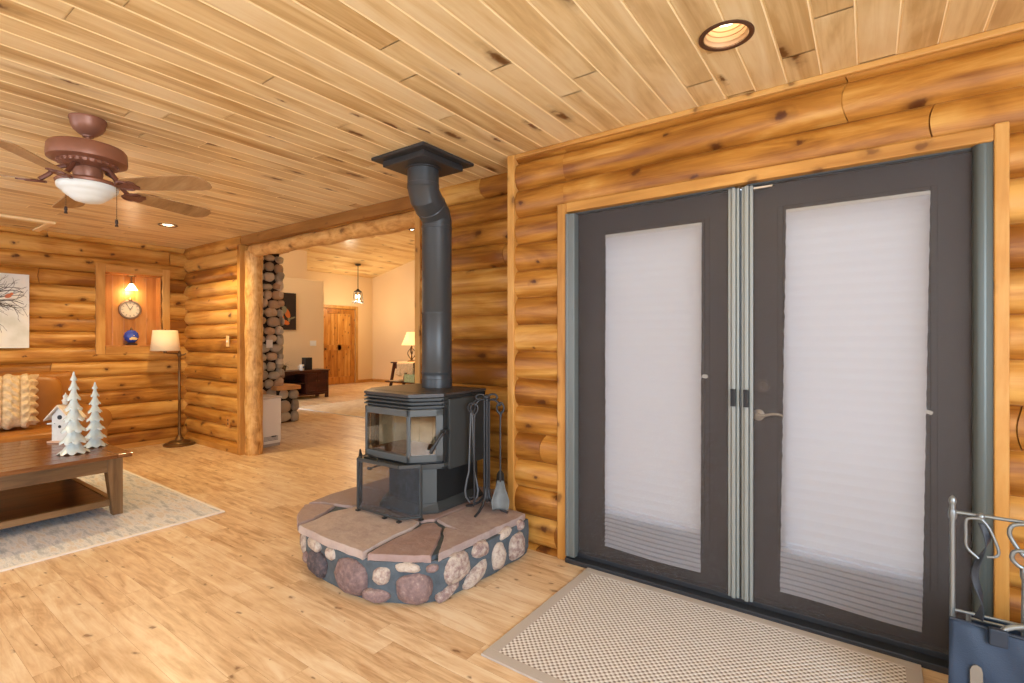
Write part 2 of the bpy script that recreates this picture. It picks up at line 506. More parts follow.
# ------------------------------------------------------------------ mesh building helpers
class MB:
    def __init__(self):
        self.v, self.f, self.m, self.r = [], [], [], []
        self.cur = 0.5

    def add(self, vs, fs, mi=0):
        o = len(self.v)
        self.v += [tuple(p) for p in vs]
        for q in fs:
            self.f.append([i + o for i in q])
            self.m.append(mi)
            self.r.append(self.cur)

    def box(self, x0, x1, y0, y1, z0, z1, mi=0, M=None):
        vs = [Vector((x, y, z)) for z in (z0, z1) for y in (y0, y1) for x in (x0, x1)]
        if M is not None:
            vs = [M @ p for p in vs]
        self.add(vs, [(0, 2, 3, 1), (4, 5, 7, 6), (0, 1, 5, 4), (2, 6, 7, 3), (0, 4, 6, 2), (1, 3, 7, 5)], mi)

    def bar(self, p0, p1, w, h, up=(0, 0, 1), mi=0):
        p0, p1 = Vector(p0), Vector(p1)
        d = (p1 - p0).normalized()
        u = Vector(up)
        if abs(d.dot(u)) > 0.95:
            u = Vector((0, 1, 0))
        s = d.cross(u).normalized() * (w / 2)
        t = s.cross(d).normalized() * (h / 2)
        vs = []
        for p in (p0, p1):
            vs += [p - s - t, p + s - t, p + s + t, p - s + t]
        self.add(vs, [(3, 2, 1, 0), (4, 5, 6, 7), (0, 1, 5, 4), (1, 2, 6, 5), (2, 3, 7, 6), (3, 0, 4, 7)], mi)

    def prism(self, poly, z0, z1, mi=0, mtop=None, M=None):
        n = len(poly)
        vs = [Vector((p[0], p[1], z0)) for p in poly] + [Vector((p[0], p[1], z1)) for p in poly]
        if M is not None:
            vs = [M @ p for p in vs]
        self.add(vs, [tuple(reversed(range(n)))], mi)
        self.add(vs, [tuple(range(n, 2 * n))], mi if mtop is None else mtop)
        self.add(vs, [(i, (i + 1) % n, (i + 1) % n + n, i + n) for i in range(n)], mi)

    def loft(self, rings, cap=True, closed=True, mi=0):
        n = len(rings[0])
        vs = [p for r in rings for p in r]
        fs = []
        for k in range(len(rings) - 1):
            for i in range(n if closed else n - 1):
                j = (i + 1) % n
                fs.append((k * n + i, k * n + j, (k + 1) * n + j, (k + 1) * n + i))
        if cap:
            fs.append(tuple(reversed(range(n))))
            fs.append(tuple(range((len(rings) - 1) * n, len(rings) * n)))
        self.add(vs, fs, mi)

    def tube(self, pts, r, n=10, cap=True, mi=0, closed=False):
        pts = [Vector(p) for p in pts]
        k = len(pts)
        rs = r if isinstance(r, (list, tuple)) else [r] * k
        tang = []
        for i in range(k):
            if closed:
                a, b = pts[(i - 1) % k], pts[(i + 1) % k]
            else:
                a, b = pts[max(0, i - 1)], pts[min(k - 1, i + 1)]
            tang.append((b - a).normalized())
        ref = Vector((0, 0, 1)) if abs(tang[0].z) < 0.9 else Vector((1, 0, 0))
        u = tang[0].cross(ref).normalized()
        rings = []
        for i in range(k):
            u = (u - tang[i] * u.dot(tang[i])).normalized()
            w = tang[i].cross(u)
            rings.append([pts[i] + (u * cos(2 * pi * j / n) + w * sin(2 * pi * j / n)) * rs[i] for j in range(n)])
        if closed:
            rings.append(rings[0])
            cap = False
        self.loft(rings, cap, True, mi)

    def lathe(self, prof, c=(0, 0, 0), n=28, M=None, mi=0, mod=None, cap=True):
        c = Vector(c)
        rings = []
        for (r, z) in prof:
            ring = []
            for j in range(n):
                a = 2 * pi * j / n
                rr = r if mod is None else mod(r, z, a)
                if isinstance(rr, tuple):
                    p = Vector((rr[0] * cos(a), rr[0] * sin(a), rr[1]))
                else:
                    p = Vector((rr * cos(a), rr * sin(a), z))
                if M is not None:
                    p = M @ p
                ring.append(c + p)
            rings.append(ring)
        self.loft(rings, cap, True, mi)

    def blob(self, c, rx, ry, rz, M=None, nu=14, nv=9, bump=0.0, seed=0, p=1.0, mi=0):
        c = Vector(c)
        rings = []
        for i in range(nv + 1):
            th = -pi / 2 + pi * (i + 0.02) / (nv + 0.04)
            ring = []
            for j in range(nu):
                ph = 2 * pi * j / nu
                q = Vector((math.copysign(abs(cos(th)) ** p, cos(th)) * math.copysign(abs(cos(ph)) ** p, cos(ph)),
                            math.copysign(abs(cos(th)) ** p, cos(th)) * math.copysign(abs(sin(ph)) ** p, sin(ph)),
                            math.copysign(abs(sin(th)) ** p, sin(th))))
                if bump:
                    q *= 1 + bump * noise.noise(q * 1.4 + Vector((seed * 3.1, seed * 1.7, seed)))
                q = Vector((q.x * rx, q.y * ry, q.z * rz))
                if M is not None:
                    q = M @ q
                ring.append(c + q)
            rings.append(ring)
        self.loft(rings, True, True, mi)

    def grid(self, fn, nu, nv, mi=0):
        vs = [fn(i / nu, j / nv) for j in range(nv + 1) for i in range(nu + 1)]
        fs = [(j * (nu + 1) + i, j * (nu + 1) + i + 1, (j + 1) * (nu + 1) + i + 1, (j + 1) * (nu + 1) + i) for j in range(nv) for i in range(nu)]
        self.add(vs, fs, mi)


WLOC = {}


def thing(name, label, cat, loc=(0, 0, 0), group=None):
    o = bpy.data.objects.new(name, None)
    COL.objects.link(o)
    o.location = loc
    o.empty_display_size = 0.05
    WLOC[o] = Vector(loc)
    o['label'] = label
    o['category'] = cat
    if group:
        o['group'] = group
    return o


def obj(name, mb, mats, parent=None, smooth=None, bevel=0.0, loc=None, label=None, solid=0.0, sub=0):
    base = WLOC[parent] if parent is not None else Vector(loc if loc is not None else (0, 0, 0))
    me = bpy.data.meshes.new(name)
    me.from_pydata([(p[0] - base.x, p[1] - base.y, p[2] - base.z) for p in mb.v], [], mb.f)
    if not isinstance(mats, (list, tuple)):
        mats = [mats]
    for m in mats:
        me.materials.append(m)
    me.polygons.foreach_set('material_index', mb.m)
    a = me.attributes.new('rnd', 'FLOAT', 'FACE')
    a.data.foreach_set('value', mb.r)
    me.validate()
    bm = bmesh.new()
    bm.from_mesh(me)
    bmesh.ops.recalc_face_normals(bm, faces=bm.faces)
    bm.to_mesh(me)
    bm.free()
    if smooth is not None:
        me.polygons.foreach_set('use_smooth', [True] * len(me.polygons))
        me.set_sharp_from_angle(angle=radians(smooth))
    me.update()
    o = bpy.data.objects.new(name, me)
    COL.objects.link(o)
    if parent is not None:
        o.parent = parent
        WLOC[o] = base
    else:
        o.location = base
        WLOC[o] = base
    if solid:
        md = o.modifiers.new('solid', 'SOLIDIFY')
        md.thickness = solid
        md.offset = 0
    if bevel:
        md = o.modifiers.new('bevel', 'BEVEL')
        md.width = bevel
        md.segments = 2
        md.limit_method = 'ANGLE'
        md.angle_limit = radians(40)
    if sub:
        md = o.modifiers.new('sub', 'SUBSURF')
        md.levels = sub
        md.render_levels = sub
    if label:
        o['label'] = label
    return o


def tag(o, label, cat, group=None, kind=None):
    o['label'] = label
    o['category'] = cat
    if group:
        o['group'] = group
    if kind:
        o['kind'] = kind
    return o


def struct(name, mb, mats, smooth=None, bevel=0.0, label=None, cat=None):
    o = obj(name, mb, mats, None, smooth, bevel)
    o['kind'] = 'structure'
    if label:
        o['label'] = label
        o['category'] = cat
    return o


def spline(pts, k=5):
    P = [Vector(p) for p in pts]
    P = [P[0] * 2 - P[1]] + P + [P[-1] * 2 - P[-2]]
    out = []
    for i in range(1, len(P) - 2):
        p0, p1, p2, p3 = P[i - 1:i + 3]
        for j in range(k):
            t = j / k
            out.append(0.5 * ((2 * p1) + (p2 - p0) * t + (2 * p0 - 5 * p1 + 4 * p2 - p3) * t * t + (3 * p1 - p0 - 3 * p2 + p3) * t ** 3))
    out.append(P[-2])
    return out


def Rx(a):
    return Matrix.Rotation(a, 4, 'X')


def Ry(a):
    return Matrix.Rotation(a, 4, 'Y')


def Rz(a):
    return Matrix.Rotation(a, 4, 'Z')


def T(x, y, z):
    return Matrix.Translation((x, y, z))


# ------------------------------------------------------------------ the room shell
C = 2.437          # ceiling
YD = 2.60          # joint plane of the door wall
YP = 2.83          # joint plane of the wall with the wide opening
XB = -7.145        # joint plane of the end wall
HC = 0.1685        # height of one log


def log_wall(mb, run, a0, a1, z0, z1, plane, sg, seed, phase=0.045, b=0.046, back=0.10, cuts=None, lmin=2.2, lmax=4.2):
    k0 = int(math.floor((z0 - phase) / HC))
    k1 = int(math.ceil((z1 - phase) / HC))
    for k in range(k0, k1):
        zb, zt = phase + k * HC, phase + (k + 1) * HC
        rg = random.Random(seed * 1000 + k + 50)
        pts = [-9.0]
        while pts[-1] < 11:
            pts.append(pts[-1] + rg.uniform(lmin, lmax))
        if cuts and k in cuts:
            pts = cuts[k]
        lo, hi = max(zb, z0), min(zt, z1)
        if hi - lo < 0.004:
            continue
        for i in range(len(pts) - 1):
            rv = rg.random()
            jit = rg.uniform(-0.004, 0.004)
            s0, s1 = max(pts[i] + 0.0025, a0), min(pts[i + 1] - 0.0025, a1)
            if s1 - s0 < 0.01:
                continue
            n = 12
            ts = [(lo - zb) / HC + ((hi - lo) / HC) * j / n for j in range(n + 1)]

            def off(t):
                q = 1 - abs(2 * t - 1) ** 2.3
                return max(0.0, q) ** 0.58 * (b + jit)
            mb.cur = rv
            ns = max(2, int((s1 - s0) / 0.35))
            vs = []
            for j in range(ns + 1):
                a = s0 + (s1 - s0) * j / ns
                for t in ts:
                    cope = 0.0
                    if (j == 0 and pts[i] > a0) or (j == ns and pts[i + 1] < a1):
                        cope = -0.022 * max(0.0, 1 - abs(2 * t - 1) ** 2)
                    w = 0.0025 * noise.noise(Vector((a * 2.1, k * 3.3, t * 1.2 + seed)))
                    o = off(t) + (w if 0.05 < t < 0.95 else 0)
                    z = zb + t * HC
                    if run == 'x':
                        vs.append((a + cope, plane + sg * o, z))
                    else:
                        vs.append((plane + sg * o, a + cope, z))
            m = n + 1
            fs = [(j * m + i2, (j + 1) * m + i2, (j + 1) * m + i2 + 1, j * m + i2 + 1) for j in range(ns) for i2 in range(n)]
            mb.add(vs, fs)
            # end grain at each cut
            for j in (0, ns):
                e = [vs[j * m + q] for q in range(m)]
                if run == 'x':
                    e += [(e[0][0], plane, hi), (e[0][0], plane, lo)]
                else:
                    e += [(plane, e[0][1], hi), (plane, e[0][1], lo)]
                mb.add(e, [tuple(range(len(e)))])
    mb.cur = 0.2
    if run == 'x':
        ya, yb = sorted((plane + sg * 0.001, plane - sg * back))
        mb.box(a0, a1, ya, yb, z0, z1)
    else:
        xa, xb = sorted((plane + sg * 0.001, plane - sg * back))
        mb.box(xa, xb, a0, a1, z0, z1)


# floor of planks, both rooms
mb = MB()
rg = random.Random(5)
y = -3.1
while y < 10.3:
    w = rg.choice((0.085, 0.11, 0.13))
    x = -13.4 + rg.uniform(-1.0, 0)
    while x < 2.3:
        ln = rg.uniform(0.45, 1.25)
        mb.cur = rg.random()
        mb.add([(x, y, 0), (x + ln - 0.0007, y, 0), (x + ln - 0.0007, y + w - 0.0008, 0), (x, y + w - 0.0008, 0)], [(0, 1, 2, 3)])
        x += ln
    y += w
mb.cur = 0.3
mb.box(-14.5, 3.4, -3.2, 10.5, -0.12, -0.0012, 1)
struct('floor', mb, [floor_m, floor_gap])

# ceiling of tongue and groove boards with bevels painted pale as groove-edge highlights, holes for the recessed lights
CANS = [(-0.443, 2.020, 0.098), (-5.75, 2.10, 0.085), (-5.75, -0.35, 0.085), (-3.2, -1.2, 0.085)]
mb = MB()
rg = random.Random(11)
BW = 0.1295
x = -7.42
row = 0
HH = 0.09
while x < 2.25:
    yy = -3.05 - rg.uniform(0, 1.2)
    g = 0.0055
    while yy < 2.83:
        ln = rg.uniform(0.8, 2.5)
        y0, y1 = max(yy, -3.05), min(yy + ln, 2.84)
        yy += ln
        if y1 - y0 < 0.02:
            continue
        mb.cur = rg.random()
        pieces = [(x + g, x + BW - g, y0 + 0.002, y1 - 0.005)]
        for (cx, cy, cr) in CANS:
            nx = []
            for (a, b_, c, d) in pieces:
                if b_ <= cx - HH or a >= cx + HH or d <= cy - HH or c >= cy + HH:
                    nx.append((a, b_, c, d))
                    continue
                if c < cy - HH:
                    nx.append((a, b_, c, cy - HH))
                if d > cy + HH:
                    nx.append((a, b_, cy + HH, d))
                if a < cx - HH:
                    nx.append((a, cx - HH, max(c, cy - HH), min(d, cy + HH)))
                if b_ > cx + HH:
                    nx.append((cx + HH, b_, max(c, cy - HH), min(d, cy + HH)))
            pieces = nx
        for (a, b_, c, d) in pieces:
            mb.add([(a, c, C), (b_, c, C), (b_, d, C), (a, d, C)], [(0, 3, 2, 1)])
        # bevels each side and at the ends
        def clear(xx, ya, yb):
            out = [(ya, yb)]
            for (cx, cy, cr) in CANS:
                if abs(xx - cx) < HH + 0.005:
                    o2 = []
                    for (p, q) in out:
                        if p < cy - HH:
                            o2.append((p, min(q, cy - HH)))
                        if q > cy + HH:
                            o2.append((max(p, cy + HH), q))
                    out = o2
            return out
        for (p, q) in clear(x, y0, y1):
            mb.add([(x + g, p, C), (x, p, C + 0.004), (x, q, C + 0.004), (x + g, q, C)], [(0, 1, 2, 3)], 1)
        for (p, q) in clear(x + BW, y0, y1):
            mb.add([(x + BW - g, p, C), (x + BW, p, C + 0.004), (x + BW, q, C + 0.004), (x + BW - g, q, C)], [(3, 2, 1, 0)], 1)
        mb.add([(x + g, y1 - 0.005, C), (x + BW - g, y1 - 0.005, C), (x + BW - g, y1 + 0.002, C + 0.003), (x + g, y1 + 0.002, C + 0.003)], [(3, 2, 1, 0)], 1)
    x += BW
mb.cur = 0.5
for (cx, cy, cr) in CANS:
    n = 32
    for i in range(n):
        a0, a1 = 2 * pi * i / n, 2 * pi * (i + 1) / n

        def sq(a):
            s = HH / max(abs(cos(a)), abs(sin(a)))
            return (cx + s * cos(a), cy + s * sin(a), C)

        def ci(a):
            return (cx + (cr - 0.02) * cos(a), cy + (cr - 0.02) * sin(a), C)
        mb.add([sq(a0), sq(a1), ci(a1), ci(a0)], [(0, 1, 2, 3)])
mb.box(-7.6, 2.4, -3.2, 2.95, C + 0.16, C + 0.22)
mb.box(-7.6, 2.4, -3.2, -3.04, C, C + 0.2)
mb.box(-7.6, 2.4, 2.842, 2.95, C, C + 0.2)
mb.box(-7.6, -7.425, -3.2, 2.95, C, C + 0.2)
mb.box(2.2, 2.4, -3.2, 2.95, C, C + 0.2)
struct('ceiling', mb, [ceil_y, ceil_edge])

# door wall (right): left strip, lintel courses, right strip
mb = MB()
PH = 0.030
cuts = {13: [-9, -0.63, 9.0], 12: [-9, 0.03, 9.0]}
log_wall(mb, 'x', -1.846, -1.455, 0.0, C, YD, -1, 3, PH, back=0.14, lmin=6, lmax=9)
log_wall(mb, 'x', -1.455, 0.395, 2.05, C, YD, -1, 3, PH, cuts={13: [-9, -0.075, 9], 14: [-9, -0.075, 9], 12: [-9, 0.213, 9]}, back=0.14)
log_wall(mb, 'x', 0.395, 2.30, 0.0, C, YD, -1, 3, PH, back=0.14, cuts={13: [-9, -0.075, 9], 14: [-9, -0.075, 9], 12: [-9, 0.213, 9]}, lmin=2.0)
mb.box(-1.846, -1.80, YD, YP + 0.05, 0, C)
struct('wall_right', mb, log_x, smooth=40)

# wall with the wide opening
mb = MB()
log_wall(mb, 'x', XB, -5.69, 0, C, YP, -1, 8, 0.12, lmin=5, lmax=8, back=0.06)
log_wall(mb, 'x', -2.91, -1.80, 0, C, YP, -1, 9, 0.11, lmin=6, lmax=8, back=0.06)
mb.cur = 0.3
mb.box(-5.66, -2.915, YP - 0.0, YP + 0.06, 2.33, 5.2)
mb.box(-7.6, -5.66, YP + 0.02, YP + 0.07, C, 5.2)
mb.box(-2.915, -1.5, YP + 0.02, YP + 0.07, C, 5.2)
struct('wall_back', mb, log_x, smooth=40)

# end wall with the niche
NY0, NY1, NZ0, NZ1 = 1.965, 2.535, 1.202, 2.063
mb = MB()
for (a0, a1, z0, z1) in ((-3.1, NY0, 0, C), (NY1, 2.86, 0, C), (NY0, NY1, 0, NZ0), (NY0, NY1, NZ1, C)):
    log_wall(mb, 'y', a0, a1, z0, z1, XB, 1, 14, 0.02, lmin=2.0, lmax=4.5, back=0.14)
struct('wall_left', mb, log_y, smooth=40)

# walls behind the camera with window openings
mb = MB()
mb.cur = 0.5
for (a0, a1, z0, z1) in ((-7.4, -6.5, 0, C), (-2.7, -2.0, 0, C), (1.2, 2.3, 0, C), (-6.5, -2.7, 0, 0.5), (-6.5, -2.7, 2.3, C), (-2.0, 1.2, 0, 0.5), (-2.0, 1.2, 2.3, C)):
    log_wall(mb, 'x', a0, a1, z0, z1, -3.0, 1, 21, 0.05)
struct('wall_front', mb, log_x, smooth=40)
mb = MB()
for (a0, a1, z0, z1) in ((-3.1, -2.2, 0, C), (1.0, 2.7, 0, C), (-2.2, 1.0, 0, 0.5), (-2.2, 1.0, 2.3, C)):
    log_wall(mb, 'y', a0, a1, z0, z1, 2.2, -1, 25, 0.05)
struct('wall_side', mb, log_y, smooth=40)

# adjoining room: painted walls and vaulted ceiling
VS, VX, VZ = 0.222, -12.36, 3.15


def vz(x):
    return VZ + VS * (x - VX)


mb = MB()
mb.box(-12.5, -12.36, 3.0, 8.30, 0, 3.4)
mb.box(-12.5, -12.36, 9.37, 10.1, 0, 3.4)
mb.box(-12.5, -12.36, 8.30, 9.37, 2.17, 3.4)
mb.box(-12.5, -12.42, 8.30, 9.37, 0, 2.17)
struct('wall_far', mb, peach)
mb = MB()
mb.prism([(-12.4, 0), (-2.0, 0), (-2.0, vz(-2.0) + 0.1), (-12.4, vz(-12.4) + 0.1)], 0, 0.12, M=T(0, 10.12, 0) @ Rx(radians(90)))
struct('wall_far_right', mb, peach)
mb = MB()
mb.box(-2.1, -2.0, 2.9, 10.1, 0, 5.6)
struct('wall_end', mb, peach)
mb = MB()
mb.box(-10.62, -10.44, 3.0, 7.03, 0, 2.655)
struct('wall_divider', mb, peach, bevel=0.01)
mb = MB()
mb.box(-11.3, -11.1, 3.0, 7.01, 2.4, 3.5)
struct('wall_upper', mb, peach)
mb = MB()
rg = random.Random(3)
xv = -12.45
while xv < -2.0:
    w = 0.135
    yv = 2.85 - rg.uniform(0, 1.5)
    while yv < 10.1:
        ln = rg.uniform(1.2, 3.2)
        y0, y1 = max(yv, 2.85), min(yv + ln, 10.15)
        mb.cur = rg.random()
        if y1 > y0:
            x1 = xv + w - 0.006
            mb.add([(xv, y0, vz(xv)), (x1, y0, vz(x1)), (x1, y1 - 0.003, vz(x1)), (xv, y1 - 0.003, vz(xv))], [(0, 3, 2, 1)])
        yv += ln
    xv += w
mb.add([(-12.5, 2.8, vz(-12.5) + 0.006), (-1.9, 2.8, vz(-1.9) + 0.006), (-1.9, 10.2, vz(-1.9) + 0.006), (-12.5, 10.2, vz(-12.5) + 0.006)], [(0, 3, 2, 1)])
struct('ceiling_vault', mb, ceil_v)

# trims --------------------------------------------------------------
mb = MB()
mb.box(-1.80, 2.2, 2.55, 2.60, C - 0.028, C)
struct('trim_1', mb, trim_x, bevel=0.006)
mb = MB()
mb.box(-1.852, -1.80, 2.545, 2.60, 0, C - 0.001)
struct('trim_2', mb, trim_z, bevel=0.006)
mb = MB()   # door casing: left, right, head
mb.cur = 0.3
mb.box(-1.493, -1.432, 2.548, 2.66, 0.0, 2.075)
mb.cur = 0.6
mb.box(0.376, 0.418, 2.547, 2.66, 0.0, 2.085)
struct('trim_3', mb, trim_z, bevel=0.006)
mb = MB()
mb.cur = 0.4
mb.box(-1.432, 0.376, 2.548, 2.66, 2.022, 2.077)
struct('trim_4', mb, trim_x, bevel=0.006)
mb = MB()   # header board over the opening
mb.box(-5.72, -2.90, 2.79, 2.90, 2.335, C - 0.001)
struct('trim_5', mb, beam_x, bevel=0.004)
mb = MB()   # peeled log header
n = 14
mb.cur = 0.5
mb.tube([(-5.62 + 2.70 * i / 30, 2.90, 2.275 + 0.006 * sin(i * 0.7)) for i in range(31)], [0.072 + 0.004 * sin(i * 1.3) for i in range(31)], 18)
struct('beam_header', mb, peeled_x, smooth=60)
mb = MB()   # peeled log post at the left of the opening
mb.tube([(-5.632 + 0.004 * sin(i), 2.905, 2.27 * i / 20) for i in range(21)], [0.091 + 0.004 * sin(i * 1.7) for i in range(21)], 22)
struct('pillar_left', mb, peeled_z, smooth=60)
mb = MB()
mb.cur = 0.35
mb.box(-5.735, -5.672, 2.770, 2.95, 0, 2.335)
struct('trim_6', mb, trim_z, bevel=0.004)
mb = MB()
mb.cur = 0.7
mb.box(-2.922, -2.865, 2.775, 2.95, 0, 2.335)
struct('trim_7', mb, trim_z, bevel=0.004)
mb = MB()   # niche frame boards
mb.cur = 0.4
mb.box(-7.145, -7.090, 1.878, NY0, 1.115, 2.146)
mb.cur = 0.7
mb.box(-7.145, -7.090, NY1, 2.615, 1.115, 2.146)
struct('trim_8', mb, trim_z, bevel=0.004)
mb = MB()
mb.cur = 0.5
mb.box(-7.145, -7.088, NY0, NY1, NZ1, 2.146)
mb.cur = 0.3
mb.box(-7.145, -7.088, NY0, NY1, 1.115, NZ0)
struct('trim_9', mb, trim_y, bevel=0.004)
# niche recess lining: vertical boards
mb = MB()
XN = -7.270
nb = 5
for i in range(nb):
    mb.cur = (0.3, 0.75, 0.15, 0.9, 0.5)[i]
    w = (NY1 - NY0) / nb
    mb.box(XN - 0.012, XN, NY0 + i * w + 0.001, NY0 + (i + 1) * w - 0.001, NZ0, NZ1)
mb.cur = 0.4
mb.box(XN - 0.012, -7.13, NY0 + 0.001, NY0 + 0.012, NZ0 + 0.001, NZ1 - 0.001)
mb.box(XN - 0.012, -7.13, NY1 - 0.012, NY1 - 0.001, NZ0 + 0.001, NZ1 - 0.001)
mb.box(XN - 0.012, -7.13, NY0 + 0.001, NY1 - 0.001, NZ1 - 0.012, NZ1 - 0.001)
mb.box(XN - 0.012, -7.085, NY0 + 0.001, NY1 - 0.001, NZ0 + 0.001, NZ0 + 0.014)
struct('wall_niche', mb, niche_m)
mb = MB()
mb.box(-7.145, -7.105, -3.0, 2.80, 0, 0.075)
struct('baseboard_left', mb, trim_y, bevel=0.004)
mb = MB()
mb.box(-7.10, -5.735, 2.775, 2.83, 0, 0.06)
struct('baseboard_back', mb, trim_x, bevel=0.004)
mb = MB()
mb.box(-12.36, -12.345, 3.0, 8.22, 0, 0.09)
mb.box(-12.36, -12.345, 9.45, 10.0, 0, 0.09)
struct('baseboard_far', mb, trim_y)
mb = MB()
mb.box(-12.34, -2.1, 9.985, 10.0, 0, 0.09)
struct('baseboard_far_right', mb, trim_x)

# sill
mb = MB()
mb.box(-1.43, 0.376, 2.53, 2.70, 0.0, 0.028)
mb.box(-1.43, 0.376, 2.585, 2.615, 0.028, 0.052)
mb.box(-1.43, 0.376, 2.625, 2.70, 0.028, 0.045)
struct('trim_10', mb, sill_m, bevel=0.003)


# ------------------------------------------------------------------ french doors
def french_door(name, x0, x1, gx0, gx1, gz0, gz1):
    mb = MB()
    y0, y1, z0, z1 = 2.64, 2.685, 0.047, 2.02
    mb.box(x0, gx0, y0, y1, z0, z1)
    mb.box(gx1, x1, y0, y1, z0, z1)
    mb.box(gx0, gx1, y0, y1, z0, gz0)
    mb.box(gx0, gx1, y0, y1, gz1, z1)
    d = struct(name, mb, door_m)
    fr = MB()
    for k, (o, dy) in enumerate(((0.045, 0.008), (0.022, 0.016))):
        yf = y0 - dy
        a0, a1, c0, c1 = gx0 - o, gx1 + o, gz0 - o, gz1 + o
        t = 0.022
        fr.box(a0, a0 + t, yf, y0, c0, c1)
        fr.box(a1 - t, a1, yf, y0, c0, c1)
        fr.box(a0 + t, a1 - t, yf, y0, c0, c0 + t)
        fr.box(a0 + t, a1 - t, yf, y0, c1 - t, c1)
    obj('glazing_moulding', fr, door_m, d, bevel=0.003)
    gm = MB()
    gm.box(gx0 - 0.004, gx1 + 0.004, 2.660, 2.666, gz0 - 0.004, gz1 + 0.004)
    obj('glass_pane', gm, glass, d)
    return d


dl = french_door('door_1', -1.455, -0.515, -1.205, -0.700, 0.31, 1.855)
dr = french_door('door_2', -0.509, 0.40, -0.305, 0.178, 0.31, 1.862)
# lever and deadbolt of the right leaf
mb = MB()
mb.lathe([(0.001, 0), (0.027, 0.002), (0.027, 0.008), (0.012, 0.014), (0.011, 0.034), (0.001, 0.035)], (-0.432, 2.64, 0.925), 20, M=Rx(radians(90)))
mb.tube([(-0.432, 2.607, 0.925), (-0.40, 2.606, 0.928), (-0.37, 2.607, 0.937), (-0.345, 2.608, 0.938), (-0.322, 2.609, 0.930)], [0.008, 0.007, 0.006, 0.006, 0.005], 10)
obj('lever_handle', mb, nickel, dr, smooth=50, label='nickel lever handle')
mb = MB()
mb.lathe([(0.001, 0), (0.028, 0.002), (0.028, 0.012), (0.02, 0.016), (0.001, 0.016)], (-0.415, 2.64, 1.062), 20, M=Rx(radians(90)))
mb.box(-0.420, -0.410, 2.612, 2.626, 1.047, 1.077)
obj('deadbolt', mb, mat('bronze_lock', (92, 80, 72), 0.4, metal=0.4), dr, smooth=40)


# pleated blinds hung over the panes
def blind(x0, x1, z0, z1, label, seed, skew):
    t = thing('pleated_blind', label, 'window blind', ((x0 + x1) / 2, 2.61, z0), 'pleated blinds on the french doors')
    rg = random.Random(seed)
    zs = []
    z = z0
    while z < z1:
        pitch = 0.024 if z < z0 + 0.24 else 0.046
        zs.append((z, 0.0055 if z < z0 + 0.24 else 0.0008 + 0.0016 * max(0.0, 1 - (z - z0) / 0.9) ** 2))
        z += pitch / 2
    zs.append((z1, 0.002))
    mb = MB()
    nx = 10
    vs = []
    for k, (z, am) in enumerate(zs):
        s = am if k % 2 else -am
        h = (z - z0) / (z1 - z0)
        e0 = 0.0012 * sin(z * 60 + seed) + (0.0016 if k % 2 else -0.0016)
        for i in range(nx + 1):
            u = i / nx
            xx = x0 - skew * (1 - h) + (x1 - x0) * u
            xx += e0 * (1 - u) - e0 * u * 0.7
            sag = -0.010 * (u) * (1 - h) ** 4 + 0.004 * sin(u * 5 + seed) * (1 - h) ** 6
            vs.append((xx, 2.6125 + s + 0.002 * sin(z * 9 + u * 2), z + sag))
    m = nx + 1
    fs = [(j * m + i, j * m + i + 1, (j + 1) * m + i + 1, (j + 1) * m + i) for j in range(len(zs) - 1) for i in range(nx)]
    mb.add(vs, fs)
    obj('pleated_fabric', mb, blind_m, t)
    hb = MB()
    hb.box(x0, x1, 2.604, 2.622, z1 - 0.004, z1 + 0.012)
    obj('head_rail', hb, white, t, bevel=0.002)
    return t


bl = blind(-1.212, -0.688, 0.118, 1.862, 'white pleated blind on the left french door, nearer the stone hearth', 2, 0.006)
brt = blind(-0.312, 0.199, 0.116, 1.870, 'white pleated blind on the right french door, beside the lever handle', 7, 0.026)
mb = MB()
mb.box(0.183, 0.207, 2.608, 2.622, 0.985, 1.000, M=T(0.195, 2.61, 0.993) @ Ry(radians(18)) @ T(-0.195, -2.61, -0.993))
mb.box(0.165, 0.19, 2.610, 2.620, 0.990, 1.004)
obj('cord_cleat', mb, white, brt, bevel=0.003)
mb = MB()
mb.blob((-0.672, 2.612, 1.100), 0.014, 0.009, 0.010, p=0.7)
obj('cord_knob', mb, white, bl, smooth=60)


